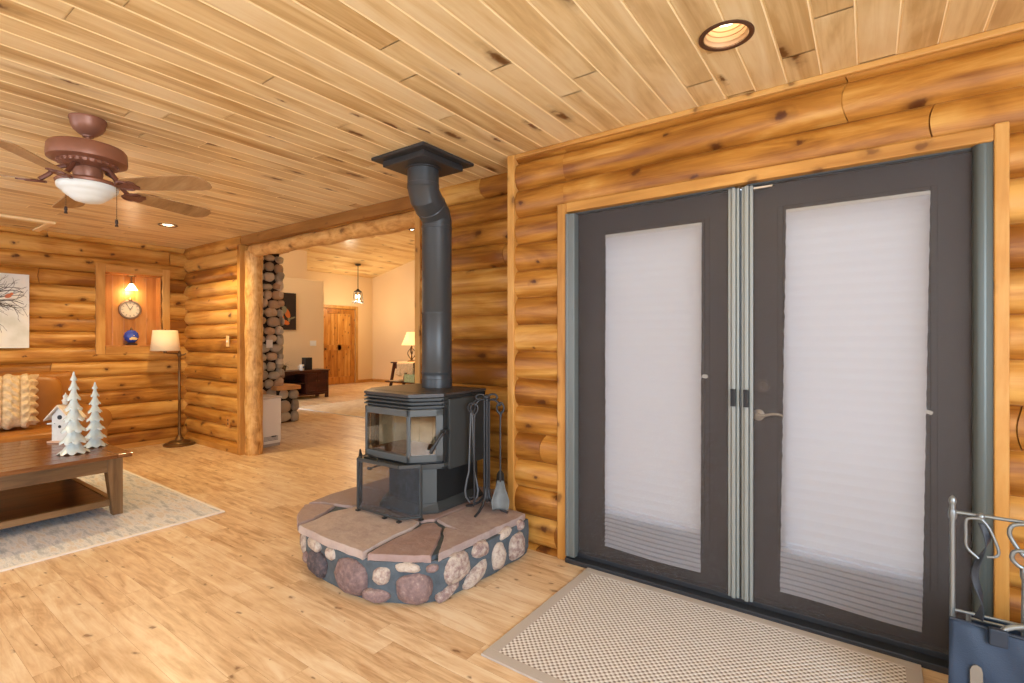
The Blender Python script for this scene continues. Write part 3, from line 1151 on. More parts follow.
# retractable insect screens in front of the doors
def screen(x_h, w_h, x_b, label, right):
    t = thing('retractable_screen', label, 'screen door', (x_h, 2.59, 0.03), 'retractable screens of the french doors')
    hz = MB()
    if right:
        hz.lathe([(w_h / 2, 0.045), (w_h / 2, 2.03)], (x_h, 2.585, 0), 20)
        hz.box(x_h + 0.004, x_h + w_h / 2 + 0.005, 2.56, 2.62, 0.045, 2.03)
        obj('roller_housing', hz, mat('roller_grey', (84, 92, 90), 0.35, metal=0.3), t, smooth=50)
    else:
        hz.box(x_h - w_h / 2, x_h + w_h / 2, 2.545, 2.61, 0.03, 2.012)
        hz.box(x_h - w_h / 2 - 0.004, x_h - w_h / 6, 2.540, 2.60, 0.03, 2.014)
        obj('roller_housing', hz, mat('side_rail_grey', (108, 116, 116), 0.4, metal=0.15), t, bevel=0.008)
    me = MB()
    xa, xb = sorted((x_h, x_b))
    me.box(xa, xb, 2.5900, 2.5910, 0.05, 2.015)
    obj('mesh_panel', me, insect_mesh, t, label='dark see-through mesh')
    pb = MB()
    s = 1 if right else -1
    for k, (dx, w, dy) in enumerate(((0.0, 0.018, 0.0), (0.019, 0.015, 0.010), (-0.017, 0.013, 0.012))):
        pb.box(x_b + dx * s - w / 2, x_b + dx * s + w / 2, 2.572 + dy, 2.61, 0.045, 2.012)
    pbo = obj('pull_bar', pb, screen_rail, t, bevel=0.003)
    hd = MB()
    hd.box(x_b - 0.011, x_b + 0.011, 2.565, 2.573, 0.965, 1.048)
    hd.box(x_b - 0.011, x_b - 0.006, 2.558, 2.566, 0.965, 1.048)
    hd.box(x_b - 0.011, x_b + 0.011, 2.558, 2.566, 1.040, 1.048)
    obj('recessed_pull', hd, black, pbo, bevel=0.002, label='black recessed pull')
    g = MB()
    g.box(xa, xb, 2.59, 2.612, 2.010, 2.022)
    obj('top_track', g, screen_rail_dark, t)
    return t


screen(-1.404, 0.055, -0.531, 'grey retractable insect screen over the left french door with square side rail', False)
sc2 = screen(0.347, 0.054, -0.474, 'grey retractable insect screen over the right french door with round roller housing', True)
mb = MB()
mb.box(-0.445, -0.365, 2.580, 2.598, 1.992, 2.000)
obj('catch_strip', mb, nickel, sc2)

# ------------------------------------------------------------------ entry mat
t = thing('door_mat', 'beige woven mat with taupe bound edge in front of the french doors', 'mat', (-0.56, 2.05, 0.0))
MX0, MX1, MY0, MY1 = -1.285, 0.165, 1.585, 2.535
mb = MB()
B_ = 0.052
mb.box(MX0 + B_, MX1 - B_, MY0 + B_, MY1 - B_, 0.001, 0.0085)
obj('woven_field', mb, sisal, t)
mb = MB()
for (a, b_, c, d) in ((MX0, MX1, MY0, MY0 + B_), (MX0, MX1, MY1 - B_, MY1), (MX0, MX0 + B_, MY0 + B_, MY1 - B_), (MX1 - B_, MX1, MY0 + B_, MY1 - B_)):
    mb.box(a, b_, c, d, 0.001, 0.010)
obj('bound_edge', mb, taupe, t, bevel=0.002)

# ------------------------------------------------------------------ stone hearth
HZ = 0.24
top_out = [(-1.872, 2.80), (-1.86, 2.53), (-1.672, 2.50), (-1.668, 2.40), (-1.692, 2.00), (-1.716, 1.75), (-1.86, 1.645), (-2.02, 1.58), (-2.30, 1.575), (-2.61, 1.592),
           (-2.80, 1.70), (-2.925, 1.84), (-2.975, 2.05), (-2.985, 2.30), (-2.975, 2.775)]
hearth = thing('stone_hearth', 'raised stone hearth of river rocks and rose flagstones under the wood stove', 'hearth', (-2.35, 2.1, 0.0))


def inset(poly, d):
    cx = sum(p[0] for p in poly) / len(poly)
    cy = sum(p[1] for p in poly) / len(poly)
    r = []
    for p in poly:
        v = Vector((p[0] - cx, p[1] - cy))
        l = v.length
        v *= (l - d) / l
        r.append((cx + v.x, cy + v.y))
    return r


def dense(poly, step=0.05):
    r = []
    n = len(poly)
    for i in range(n):
        a, b_ = Vector(poly[i]), Vector(poly[(i + 1) % n])
        k = max(1, int((b_ - a).length / step))
        for j in range(k):
            r.append(tuple(a.lerp(b_, j / k)))
    return r


base_out = [(-1.874, 2.79), (-1.862, 2.54), (-1.66, 2.52), (-1.650, 2.42), (-1.660, 2.12), (-1.690, 1.80), (-1.765, 1.70), (-1.95, 1.585), (-2.19, 1.562), (-2.46, 1.585),
            (-2.62, 1.635), (-2.80, 1.74), (-2.915, 1.87), (-2.96, 2.06), (-2.97, 2.30), (-2.96, 2.765)]
fine = dense(base_out, 0.04)
rings = []
for k, z in enumerate((0.001, 0.04, 0.09, 0.14, 0.18, 0.205)):
    ring = []
    for i, p in enumerate(fine):
        n_ = noise.noise(Vector((p[0] * 7, p[1] * 7, z * 9)))
        q = inset([p, (-2.35 - (p[0] + 2.35), 2.15 - (p[1] - 2.15))], 0.012 + 0.012 * n_ + (0.012 if z < 0.02 else 0))[0]
        ring.append((min(q[0], -1.64), min(q[1], 2.77) if q[0] < -1.86 else min(q[1], 2.52), z))
    rings.append(ring)
mb = MB()
mb.loft(rings)
hb_o = obj('mortar_base', mb, mortar, hearth, smooth=50)
# flagstones on a mortar bed
mb = MB()
mb.prism(inset(top_out, 0.03), 0.20, 0.226)
obj('mortar_bed', mb, mortar, hearth)
slabs = [
    [(-2.608, 1.594), (-2.31, 1.572), (-2.018, 1.580), (-2.060, 1.78), (-2.066, 1.955), (-2.10, 2.03), (-2.40, 2.06), (-2.605, 2.015), (-2.622, 1.955), (-2.655, 1.835), (-2.615, 1.70)],
    [(-2.000, 1.586), (-1.86, 1.660), (-1.728, 1.748), (-1.850, 1.935), (-1.935, 2.045), (-2.035, 2.085), (-2.07, 2.03), (-2.045, 1.955), (-2.040, 1.78)],
    [(-1.708, 1.775), (-1.695, 2.0), (-1.672, 2.40), (-1.678, 2.495), (-1.862, 2.515), (-2.04, 2.50), (-2.045, 2.12), (-1.945, 2.085), (-1.830, 2.072), (-1.918, 2.040), (-1.832, 1.945)],
    [(-2.632, 1.603), (-2.80, 1.705), (-2.912, 1.825), (-2.878, 1.885), (-2.740, 1.925), (-2.685, 1.825), (-2.640, 1.70)],
    [(-2.925, 1.860), (-2.880, 1.905), (-2.735, 1.948), (-2.640, 1.975), (-2.625, 2.035), (-2.42, 2.08), (-2.44, 2.30), (-2.975, 2.28), (-2.968, 2.05)],
    [(-2.06, 2.11), (-2.10, 2.05), (-2.40, 2.085), (-2.42, 2.30), (-2.06, 2.50)],
    [(-2.98, 2.305), (-2.44, 2.325), (-2.05, 2.525), (-1.88, 2.55), (-1.88, 2.785), (-2.97, 2.765)],
]
rg = random.Random(2)
mb = MB()
for k, pl in enumerate(slabs):
    pl = inset(pl, 0.001)
    d = dense(pl, 0.035)
    zt = HZ + rg.uniform(-0.003, 0.003)
    jd = [(p[0] + 0.006 * noise.noise(Vector((p[0] * 30, p[1] * 30, k))), p[1] + 0.006 * noise.noise(Vector((p[0] * 30, p[1] * 30, k + 9)))) for p in d]
    jd2 = [(p[0] + 0.005 * noise.noise(Vector((p[0] * 40, p[1] * 40, k + 3))), p[1] + 0.005 * noise.noise(Vector((p[0] * 40, p[1] * 40, k + 12)))) for p in jd]
    jd3 = inset(jd2, 0.005)
    mb.cur = rg.random()
    mb.loft([[(p[0], p[1], 0.203) for p in jd], [(p[0], p[1], zt - 0.008) for p in jd2], [(p[0], p[1], zt) for p in jd3]], mi=0)
obj('flagstone_top', mb, attr_mix('rose_flagstone_slabs', [(150, 128, 124), (170, 150, 145), (160, 143, 140), (186, 172, 166)], bump=0.7, bscale=24, nscale=11, amp=1.0), hearth, smooth=35)


# river rocks along the face: (distance anchor x, y on the outline), z, half width, half height, tilt, tone
def face_pt(px, py):
    best = None
    pts = [Vector(p) for p in base_out]
    q = Vector((px, py))
    for i in range(len(pts) - 1):
        a, b_ = pts[i], pts[i + 1]
        d = b_ - a
        tt = max(0, min(1, (q - a).dot(d) / d.length_squared))
        p = a + d * tt
        if best is None or (p - q).length < best[0]:
            nn = Vector((d.y, -d.x)).normalized()
            if nn.dot(p - Vector((-2.35, 2.15))) < 0:
                nn = -nn
            best = ((p - q).length, p, nn)
    return best[1], best[2]


ROCKS = [
    (-2.472, 1.589, 0.172, 0.086, 0.036, 0, 0.80), (-2.286, 1.570, 0.170, 0.046, 0.035, 0, 0.70), (-2.420, 1.582, 0.080, 0.090, 0.074, -15, 0.05),
    (-2.113, 1.569, 0.098, 0.120, 0.094, 0, 0.35), (-1.922, 1.602, 0.140, 0.047, 0.044, 0, 0.62), (-1.813, 1.670, 0.182, 0.066, 0.026, 0, 0.75),
    (-1.722, 1.755, 0.171, 0.034, 0.023, 0, 0.50), (-1.945, 1.590, 0.042, 0.070, 0.034, 0, 0.45), (-1.786, 1.685, 0.082, 0.090, 0.076, 0, 0.40),
    (-1.682, 1.895, 0.138, 0.088, 0.076, 0, 0.62), (-1.686, 1.838, 0.036, 0.074, 0.030, 20, 0.55), (-1.665, 2.065, 0.172, 0.066, 0.044, 0, 0.60),
    (-1.668, 2.030, 0.056, 0.098, 0.048, 28, 0.66), (-1.657, 2.210, 0.092, 0.062, 0.078, 0, 0.70), (-1.645, 2.272, 0.196, 0.060, 0.028, 12, 0.72),
    (-1.651, 2.380, 0.092, 0.074, 0.080, 0, 0.60), (-1.650, 2.420, 0.200, 0.036, 0.030, 0, 0.55), (-2.660, 1.645, 0.120, 0.050, 0.075, 0, 0.85),
    (-2.600, 1.630, 0.050, 0.040, 0.036, 0, 0.45), (-2.76, 1.715, 0.08, 0.055, 0.065, 0, 0.35), (-2.90, 1.85, 0.10, 0.075, 0.08, 0, 0.6), (-2.945, 2.03, 0.11, 0.08, 0.07, 0, 0.4),
    (-2.965, 2.24, 0.10, 0.09, 0.08, 0, 0.7), (-2.965, 2.47, 0.11, 0.09, 0.075, 0, 0.3),
]
rk = MB()
for k, (px, py, z, hw, hh, tilt, tone) in enumerate(ROCKS):
    p, n_ = face_pt(px, py)
    tv = Vector((-n_.y, n_.x, 0))
    nv3 = Vector((n_.x, n_.y, 0))
    up = Vector((0, 0, 1))
    a = radians(tilt)
    e1 = tv * cos(a) + up * sin(a)
    e2 = up * cos(a) - tv * sin(a)
    M = Matrix((e1, e2, nv3)).transposed().to_4x4()
    rk.cur = tone
    hw, hh = hw * 0.98, hh * 0.96
    dp = min(0.05, 0.35 * min(hw, hh) + 0.02)
    cpt = Vector((p.x, p.y, z)) - nv3 * 0.022
    vs0 = len(rk.v)
    rk.blob(cpt, hw, hh, dp, M=M, nu=18, nv=11, bump=0.16, seed=k + 1, p=0.82)
    for i in range(vs0, len(rk.v)):
        q = rk.v[i]
        rk.v[i] = (q[0], q[1], max(q[2], 0.002))
obj('river_rock_facing', rk, rock_m, hearth, smooth=70)

# ------------------------------------------------------------------ wood stove
SX0, SX1 = -2.72, -2.07
SYF, SYC, SYB = 2.035, 2.20, 2.60
XC0, XC1 = -2.59, -2.195
stove = thing('wood_stove', 'charcoal cast iron wood stove with bay glass door on the stone hearth', 'stove', (-2.395, 2.35, HZ))


def hexo(d, yf=SYF, yb=SYB):
    k = d * 0.41
    return [(XC0 - k, yf - d), (XC1 + k, yf - d), (SX1 + d, SYC - k), (SX1 + d, yb + d), (SX0 - d, yb + d), (SX0 - d, SYC - k)]


mb = MB()     # flared base
PB = [(-2.50, 2.075), (-2.205, 2.075), (-2.105, 2.195), (-2.105, 2.62), (-2.60, 2.62), (-2.60, 2.195)]
PT = [(-2.465, 2.115), (-2.195, 2.115), (-2.128, 2.205), (-2.128, 2.60), (-2.55, 2.60), (-2.55, 2.205)]
mb.loft([[(a, b_, HZ + 0.001) for a, b_ in PB], [(a, b_, HZ + 0.022) for a, b_ in PB], [(a, b_, HZ + 0.062) for a, b_ in PT]])
obj('plinth_base', mb, stove_m, stove, bevel=0.004)
mb = MB()
mb.prism([(-2.46, 2.12), (-2.195, 2.12), (-2.132, 2.207), (-2.132, 2.595), (-2.545, 2.595), (-2.545, 2.207)], HZ + 0.055, 0.53)
ped = obj('pedestal', mb, stove_dark, stove, bevel=0.004)
mb = MB()
a, b_ = Vector((-2.193, 2.1175, 0)), Vector((-2.130, 2.2035, 0))
d_ = (b_ - a).normalized()
nn = Vector((d_.y, -d_.x, 0))
mb.loft([[a + nn * 0.001 + Vector((0, 0, 0.302)), b_ + nn * 0.001 + Vector((0, 0, 0.302)), b_ + nn * 0.006 + Vector((0, 0, 0.302)), a + nn * 0.006 + Vector((0, 0, 0.302))],
         [a + nn * 0.001 + Vector((0, 0, 0.525)), b_ + nn * 0.001 + Vector((0, 0, 0.525)), b_ + nn * 0.006 + Vector((0, 0, 0.525)), a + nn * 0.006 + Vector((0, 0, 0.525))]])
obj('corner_panel', mb, stove_light, stove, label='lighter grey angled corner panel')
mb = MB()     # ash lip under the door
mb.prism([(-2.60, 2.03), (-2.185, 2.03), (-2.062, 2.195), (-2.062, 2.30), (-2.73, 2.30), (-2.73, 2.195)], 0.527, 0.548)
mb.prism([(-2.56, 2.07), (-2.20, 2.07), (-2.085, 2.21), (-2.085, 2.59), (-2.70, 2.59), (-2.70, 2.21)], 0.510, 0.529)
obj('ash_lip', mb, stove_m, stove, bevel=0.004)
mb = MB()     # shell: sides, back, floor and roof of the fire chamber, open at the front
mb.box(SX1 - 0.02, SX1, SYC + 0.005, SYB, 0.51, 0.945)
mb.box(SX0, SX0 + 0.02, SYC + 0.005, SYB, 0.51, 0.945)
mb.box(SX0, SX1, SYB - 0.02, SYB, 0.51, 0.945)
mb.prism([(-2.57, 2.06), (-2.205, 2.06), (-2.09, 2.21), (-2.09, 2.59), (-2.70, 2.59), (-2.70, 2.21)], 0.865, 0.945)
mb.prism([(-2.57, 2.06), (-2.205, 2.06), (-2.09, 2.21), (-2.09, 2.59), (-2.70, 2.59), (-2.70, 2.21)], 0.548, 0.57)
obj('fire_chamber', mb, stove_dark, stove, bevel=0.003)
mb = MB()     # outer convection side panels
mb.box(SX1 - 0.001, SX1 + 0.018, 2.235, 2.585, 0.505, 0.925)
obj('side_panel', mb, stove_m, stove, bevel=0.004)
mb = MB()
mb.box(SX0 - 0.018, SX0 + 0.001, 2.235, 2.585, 0.505, 0.925)
obj('side_panel', mb, stove_m, stove, bevel=0.004)
mb = MB()     # firebrick lining
mb.cur = 0.4
for i in range(4):
    x0 = -2.62 + i * 0.122
    mb.box(x0, x0 + 0.118, 2.42, 2.45, 0.575, 0.86)
for i in range(2):
    mb.box(-2.13, -2.10, 2.23 + i * 0.115, 2.34 + i * 0.115, 0.575, 0.80)
    mb.box(-2.69, -2.66, 2.23 + i * 0.115, 2.34 + i * 0.115, 0.575, 0.80)
obj('firebrick_lining', mb, brick_m, stove, bevel=0.004)
mb = MB()
mb.box(-2.66, -2.13, 2.12, 2.42, 0.571, 0.585)
obj('ash_bed', mb, mat('reddish_ash', (120, 88, 74), 0.95, var=0.3, vscale=20), stove)
for k in range(3):
    mb = MB()
    z = 0.883 + k * 0.0225
    o_ = hexo(0.004 - 0.004 * (2 - k) * 0)
    i_ = hexo(-0.055)
    n = 6
    # slat is a sloping strip wrapped round the front facets and corners
    run_o = [(SX0 - 0.002, 2.30)] + [o_[5], o_[0], o_[1], o_[2]] + [(SX1 + 0.002, 2.235)]
    run_i = [(SX0 + 0.05, 2.30)] + [i_[5], i_[0], i_[1], i_[2]] + [(SX1 - 0.05, 2.235)]
    vs = []
    for (p, q) in zip(run_o, run_i):
        vs += [(p[0], p[1], z), (p[0], p[1], z + 0.007), (q[0], q[1], z + 0.020), (q[0], q[1], z + 0.013)]
    fs = []
    for i in range(len(run_o) - 1):
        for j in range(4):
            fs.append((i * 4 + j, i * 4 + (j + 1) % 4, (i + 1) * 4 + (j + 1) % 4, (i + 1) * 4 + j))
    mb.add(vs, fs)
    obj('louver_slat', mb, stove_m, stove)
mb = MB()
mb.prism(hexo(0.004), 0.948, 0.962)
mb.prism(hexo(-0.004), 0.941, 0.949)
mb.box(-2.60, -2.24, 2.12, 2.34, 0.961, 0.9635)
obj('top_plate', mb, stove_top, stove, bevel=0.004)
# bay door: three framed facets
DP = [(-2.722, 2.195), (-2.578, 2.028), (-2.190, 2.028), (-2.062, 2.190)]
mb = MB()
gl = MB()
DZ0, DZ1 = 0.562, 0.872
for i in range(3):
    a, b_ = Vector((*DP[i], 0)), Vector((*DP[i + 1], 0))
    d_ = (b_ - a).normalized()
    nn = Vector((d_.y, -d_.x, 0))
    L_ = (b_ - a).length
    th = 0.026

    def slab(s0, s1, z0, z1, m_=mb, off=0.0, t_=th):
        p = [a + d_ * s0 + nn * off, a + d_ * s1 + nn * off, a + d_ * s1 - nn * (t_ - off), a + d_ * s0 - nn * (t_ - off)]
        m_.loft([[Vector((q.x, q.y, z0)) for q in p], [Vector((q.x, q.y, z1)) for q in p]])
    st = 0.042 if i != 1 else 0.017
    l0, l1 = (0.045, 0.016) if i == 0 else ((0.016, 0.016) if i == 1 else (0.016, 0.045))
    slab(0, L_, DZ0, DZ0 + 0.040)
    slab(0, L_, DZ1 - 0.042, DZ1)
    slab(0, l0, DZ0, DZ1)
    slab(L_ - l1, L_, DZ0, DZ1)
    slab(l0 - 0.004, L_ - l1 + 0.004, DZ0 + 0.036, DZ1 - 0.038, gl, -0.010, 0.0 - 0.006)
dr_ = obj('bay_door', mb, stove_light, stove, bevel=0.004, label='lighter grey three-sided door frame')
obj('door_glass', gl, stove_glass, dr_)
mb = MB()     # door handle on the right facet
mb.tube([(-2.060, 2.190, 0.735), (-2.045, 2.172, 0.738), (-2.040, 2.160, 0.735), (-2.048, 2.140, 0.71), (-2.060, 2.120, 0.672), (-2.072, 2.104, 0.640), (-2.078, 2.100, 0.620)],
        [0.009, 0.009, 0.010, 0.009, 0.010, 0.013, 0.010], 10)
mb.box(-2.075, -2.030, 2.176, 2.205, 0.722, 0.750)
obj('door_handle', mb, stove_dark, dr_, smooth=50, bevel=0.002)
mb = MB()     # damper rod with oval knob
mb.tube([(-2.43, 2.13, 0.515), (-2.47, 2.05, 0.505), (-2.49, 2.01, 0.497)], 0.005, 8)
mb.blob((-2.496, 1.998, 0.494), 0.022, 0.012, 0.010)
obj('damper_knob', mb, stove_dark, stove, smooth=60)
mb = MB()
mb.blob((-2.545, 2.045, 0.612), 0.016, 0.004, 0.012)
obj('air_tab', mb, mat('pale_air_tab', (180, 170, 150), 0.6), dr_, smooth=60)

# ------------------------------------------------------------------ flue pipe and ceiling box
flue = thing('stove_pipe', 'charcoal flue pipe rising from the stove with an offset elbow to the ceiling box', 'stove pipe', (-2.395, 2.48, 0.962))
mb = MB()
PX, PY = -2.395, 2.48
R_ = 0.1
mb.lathe([(0.103, 0.963), (0.103, 1.02), (0.1005, 1.022), (0.1005, 1.03), (R_, 1.032), (R_, 1.06), (0.1015, 1.062), (0.1015, 1.068), (R_, 1.07), (R_, 1.46), (0.1012, 1.462), (0.1012, 1.468), (R_, 1.47), (R_, 2.03),
          (0.1025, 2.032), (0.1025, 2.05), (R_, 2.052), (R_, 2.075)], (PX, PY, 0), 40, cap=False)
obj('lower_pipe', mb, pipe_m, flue, smooth=40)
mb = MB()
TXX, TYY = -2.34, 2.298
A = Vector((PX, PY, 2.075))
B = Vector((TXX, TYY, 2.262))
pts, rad = [], []
mid0, mid1 = A.lerp(B, 0.22) + Vector((0, 0, 0.028)), A.lerp(B, 0.80) + Vector((0, 0, -0.028))
mid0 = Vector((A.x + (B.x - A.x) * 0.16, A.y + (B.y - A.y) * 0.16, A.z + 0.055))
mid1 = Vector((A.x + (B.x - A.x) * 0.84, A.y + (B.y - A.y) * 0.84, B.z - 0.055))
for p, r in ((A - Vector((0, 0, 0.004)), 0.1005), (A + Vector((0, 0, 0.012)), 0.1025), (mid0.lerp(A, 0.3), 0.1025), (mid0, 0.1035), (mid0.lerp(mid1, 0.47), 0.102), (mid0.lerp(mid1, 0.5), 0.1055), (mid0.lerp(mid1, 0.53), 0.102), (mid1, 0.1035), (mid1.lerp(B, 0.7), 0.1025), (B - Vector((0, 0, 0.008)), 0.1025), (B + Vector((0, 0, 0.004)), 0.1005)):
    pts.append(p)
    rad.append(r)
rings = []
dirs = [Vector((0, 0, 1))] * 2 + [(mid0 - A).normalized() * 0.6 + Vector((0, 0, 0.4))] + [((mid0 - A).normalized() + (mid1 - mid0).normalized())] + [(mid1 - mid0)] * 3 + [((mid1 - mid0).normalized() + (B - mid1).normalized())] + [Vector((0, 0, 1))] * 3
for p, r, dd in zip(pts, rad, dirs):
    dd = dd.normalized()
    u = Vector((1, 0, 0))
    u = (u - dd * u.dot(dd)).normalized()
    w = dd.cross(u)
    rings.append([p + (u * cos(2 * pi * j / 40) + w * sin(2 * pi * j / 40)) * r for j in range(40)])
mb.loft(rings, cap=False)
obj('elbow', mb, pipe_m, flue, smooth=25)
mb = MB()
mb.lathe([(0.1005, 2.258), (0.1025, 2.26), (0.1025, 2.28), (R_, 2.282), (R_, 2.385)], (TXX, TYY, 0), 40, cap=False)
obj('upper_pipe', mb, pipe_m, flue, smooth=40)
mb = MB()
bx, by = -2.338, 2.298
mb.box(bx - 0.232, bx + 0.232, by - 0.230, by + 0.230, C - 0.020, C - 0.0005)
mb.box(bx - 0.18, bx + 0.18, by - 0.18, by + 0.18, C - 0.058, C - 0.020)
mb.lathe([(0.118, C - 0.066), (0.118, C - 0.058)], (TXX, TYY, 0), 32)
obj('ceiling_support_box', mb, box_m, flue, bevel=0.004, label='black square ceiling box')

# ------------------------------------------------------------------ spark guard in front of the stove
sg = thing('spark_guard', 'low folding mesh spark guard standing in front of the stove', 'spark guard', (-2.35, 1.95, HZ))
GP = [(-2.612, 2.025), (-2.538, 1.944), (-2.180, 1.950), (-2.105, 2.050)]
GZ0, GZ1 = 0.262, 0.556
for i in range(3):
    a, b_ = GP[i], GP[i + 1]
    mb = MB()
    mb.bar((*a, GZ1), (*b_, GZ1), 0.010, 0.020)
    fo = obj('top_rail', mb, stove_m, sg, bevel=0.002)
    mb = MB()
    mb.bar((*a, GZ0), (*b_, GZ0), 0.010, 0.012)
    obj('bottom_rail', mb, stove_m, sg, bevel=0.002)
    mm = MB()
    mm.bar((a[0], a[1], (GZ0 + GZ1) / 2), (b_[0], b_[1], (GZ0 + GZ1) / 2), 0.0012, GZ1 - GZ0 - 0.01)
    obj('wire_mesh', mm, spark_mesh, fo)
for p in (GP[0], GP[1], GP[3]):
    mb = MB()
    mb.bar((*p, GZ0 - 0.006), (*p, GZ1 + 0.008), 0.013, 0.013)
    obj('post', mb, stove_m, sg, bevel=0.002)
for p in ((-2.538, 1.944), (-2.30, 1.948), (-2.180, 1.950), (-2.105, 2.050)):
    mb = MB()
    mb.box(p[0] - 0.012, p[0] + 0.012, p[1] - 0.012, p[1] + 0.012, HZ + 0.002, HZ + 0.012)
    mb.box(p[0] - 0.004, p[0] + 0.004, p[1] - 0.004, p[1] + 0.004, HZ + 0.01, GZ0)
    obj('foot', mb, stove_dark, sg, bevel=0.002)
mb = MB()
mb.tube([(-2.55, 1.955, 0.560), (-2.50, 1.985, 0.585), (-2.42, 2.00, 0.566), (-2.38, 1.96, 0.556)], 0.004, 8)
mb.tube([(-2.612, 2.025, 0.556), (-2.59, 2.00, 0.596), (-2.565, 1.975, 0.560)], 0.006, 8)
obj('lift_handle', mb, stove_dark, sg, smooth=60)

# ------------------------------------------------------------------ fireplace tool stand and its tools
TX, TY = -1.90, 2.40
st = thing('fireplace_tool_stand', 'black wrought iron tool stand with four splayed feet beside the stove', 'tool stand', (TX, TY, HZ))
mb = MB()
for k, (ox, oy) in enumerate(((-0.010, -0.010), (0.010, -0.010), (0.010, 0.010), (-0.010, 0.010))):
    mb.tube([(TX + ox, TY + oy, 0.30), (TX + ox, TY + oy, 0.60), (TX + ox, TY + oy, 0.925)], 0.007, 8)
mb.blob((TX, TY, 0.935), 0.022, 0.022, 0.016)
for sg_ in (-1, 1):
    mb.tube(spline([(TX, TY, 0.925), (TX + sg_ * 0.016, TY + sg_ * 0.012, 0.948), (TX + sg_ * 0.040, TY + sg_ * 0.030, 0.950), (TX + sg_ * 0.052, TY + sg_ * 0.038, 0.932), (TX + sg_ * 0.042, TY + sg_ * 0.031, 0.918), (TX + sg_ * 0.032, TY + sg_ * 0.024, 0.926)], 4), 0.006, 8)
mb.lathe([(0.022, 0.315), (0.024, 0.325), (0.022, 0.335)], (TX, TY, 0), 16)
obj('post', mb, iron, st, smooth=60)
for k in range(4):
    a = radians(-100 + 90 * k + 20)
    mb = MB()
    dx, dy = cos(a), sin(a)
    mb.tube([(TX + dx * 0.008, TY + dy * 0.008, 0.38), (TX + dx * 0.018, TY + dy * 0.018, 0.33), (TX + dx * 0.05, TY + dy * 0.05, 0.288), (TX + dx * 0.10, TY + dy * 0.10, 0.262), (TX + dx * 0.145, TY + dy * 0.145, HZ + 0.012)],
            [0.009, 0.009, 0.008, 0.008, 0.007], 8)
    obj('leg', mb, iron, st, smooth=60)
TOOLS = [(-0.074, -0.035, 'tongs'), (-0.035, -0.055, 'poker'), (0.074, 0.020, 'shovel'), (0.045, 0.058, 'brush')]
for k, (dx, dy, kind) in enumerate(TOOLS):
    mb = MB()
    v = Vector((dx, dy, 0))
    p = [Vector((TX, TY, 0.905)) + v * s + Vector((0, 0, h)) for s, h in ((0.05, 0), (0.35, 0.014), (0.7, 0.012), (0.95, -0.002), (1.02, -0.016), (1.12, -0.018), (1.2, -0.004))]
    mb.tube(spline(p, 4), 0.0055, 8)
    obj('hook', mb, iron, st, smooth=60)


def loop_handle(mb, x, y, z, s=1.0, ax=(1, 0)):
    ax = Vector((ax[0], ax[1], 0)).normalized()
    pts = []
    for t_ in range(13):
        a = -pi / 2 + 0.35 + (2 * pi - 0.7) * t_ / 12
        pts.append(Vector((x, y, z)) + ax * (0.022 * s * cos(a)) + Vector((0, 0, 0.030 * s * sin(a))))
    pts.insert(0, Vector((x, y, z - 0.05 * s)))
    pts.append(Vector((x, y, z - 0.05 * s)) + ax * 0.006)
    mb.tube(pts, 0.0048 * s, 8)


AXV = (0.814, 0.580)
tl = thing('fire_tongs', 'fire tongs with looped jaws hanging on the left of the tool stand', 'fire tongs', (TX - 0.074, TY - 0.035, 0.86))
x, y = TX - 0.086, TY - 0.040
mb = MB()
loop_handle(mb, x, y, 0.868, 1.0, AXV)
obj('loop_handle', mb, iron, tl, smooth=60)
mb = MB()
for s in (-1, 1):
    q = []
    for z_, o_ in ((0.835, 0.004), (0.62, 0.012), (0.48, 0.016), (0.42, 0.030), (0.36, 0.040), (0.32, 0.034), (0.285, 0.010)):
        q.append((x + AXV[0] * s * o_, y + AXV[1] * s * o_, z_))
    mb.tube(q, [0.006, 0.006, 0.006, 0.0065, 0.007, 0.006, 0.005], 8)
obj('jaw_arms', mb, pewter if False else mat('steel_grey_iron', (108, 114, 120), 0.35, metal=0.5), tl, smooth=60)
tl = thing('fire_poker', 'slim iron poker with hooked tip hanging at the front of the tool stand', 'poker', (TX - 0.035, TY - 0.055, 0.86))
x, y = TX - 0.042, TY - 0.066
mb = MB()
loop_handle(mb, x, y, 0.868, 1.0, AXV)
obj('loop_handle', mb, iron, tl, smooth=60)
mb = MB()
mb.tube([(x, y, 0.82), (x, y, 0.5), (x, y, 0.30), (x - 0.004, y - 0.004, 0.275)], [0.006, 0.006, 0.006, 0.002], 8)
mb.tube([(x, y, 0.34), (x - 0.02, y - 0.012, 0.325), (x - 0.028, y - 0.018, 0.34)], [0.005, 0.005, 0.002], 8)
obj('shaft', mb, iron, tl, smooth=60)
tl = thing('ash_shovel', 'iron ash shovel with worn grey blade hanging on the right of the tool stand', 'shovel', (TX + 0.074, TY + 0.02, 0.86))
x, y = TX + 0.086, TY + 0.024
mb = MB()
loop_handle(mb, x, y, 0.868, 1.0, AXV)
obj('loop_handle', mb, iron, tl, smooth=60)
mb = MB()
mb.tube([(x, y, 0.82), (x, y, 0.6), (x, y, 0.425)], 0.0055, 8)
obj('shaft', mb, iron, tl, smooth=60)
mb = MB()
w_ = Vector((0.814, 0.580, 0))
f_ = Vector((0.580, -0.814, 0))


def shov(u, v):
    wd = 0.020 + 0.034 * min(1, v * 1.5) ** 1.3 - 0.008 * max(0, v - 0.8) * 5 * abs(2 * u - 1)
    s = (2 * u - 1)
    cup = 0.020 * (1 - s * s) * (0.4 + 0.6 * v)
    ret = Vector((x, y, 0.432)) + w_ * (s * wd) + Vector((0, 0, -0.165 * v)) + f_ * (0.012 * v - cup + 0.03 * v * v)
    return ret


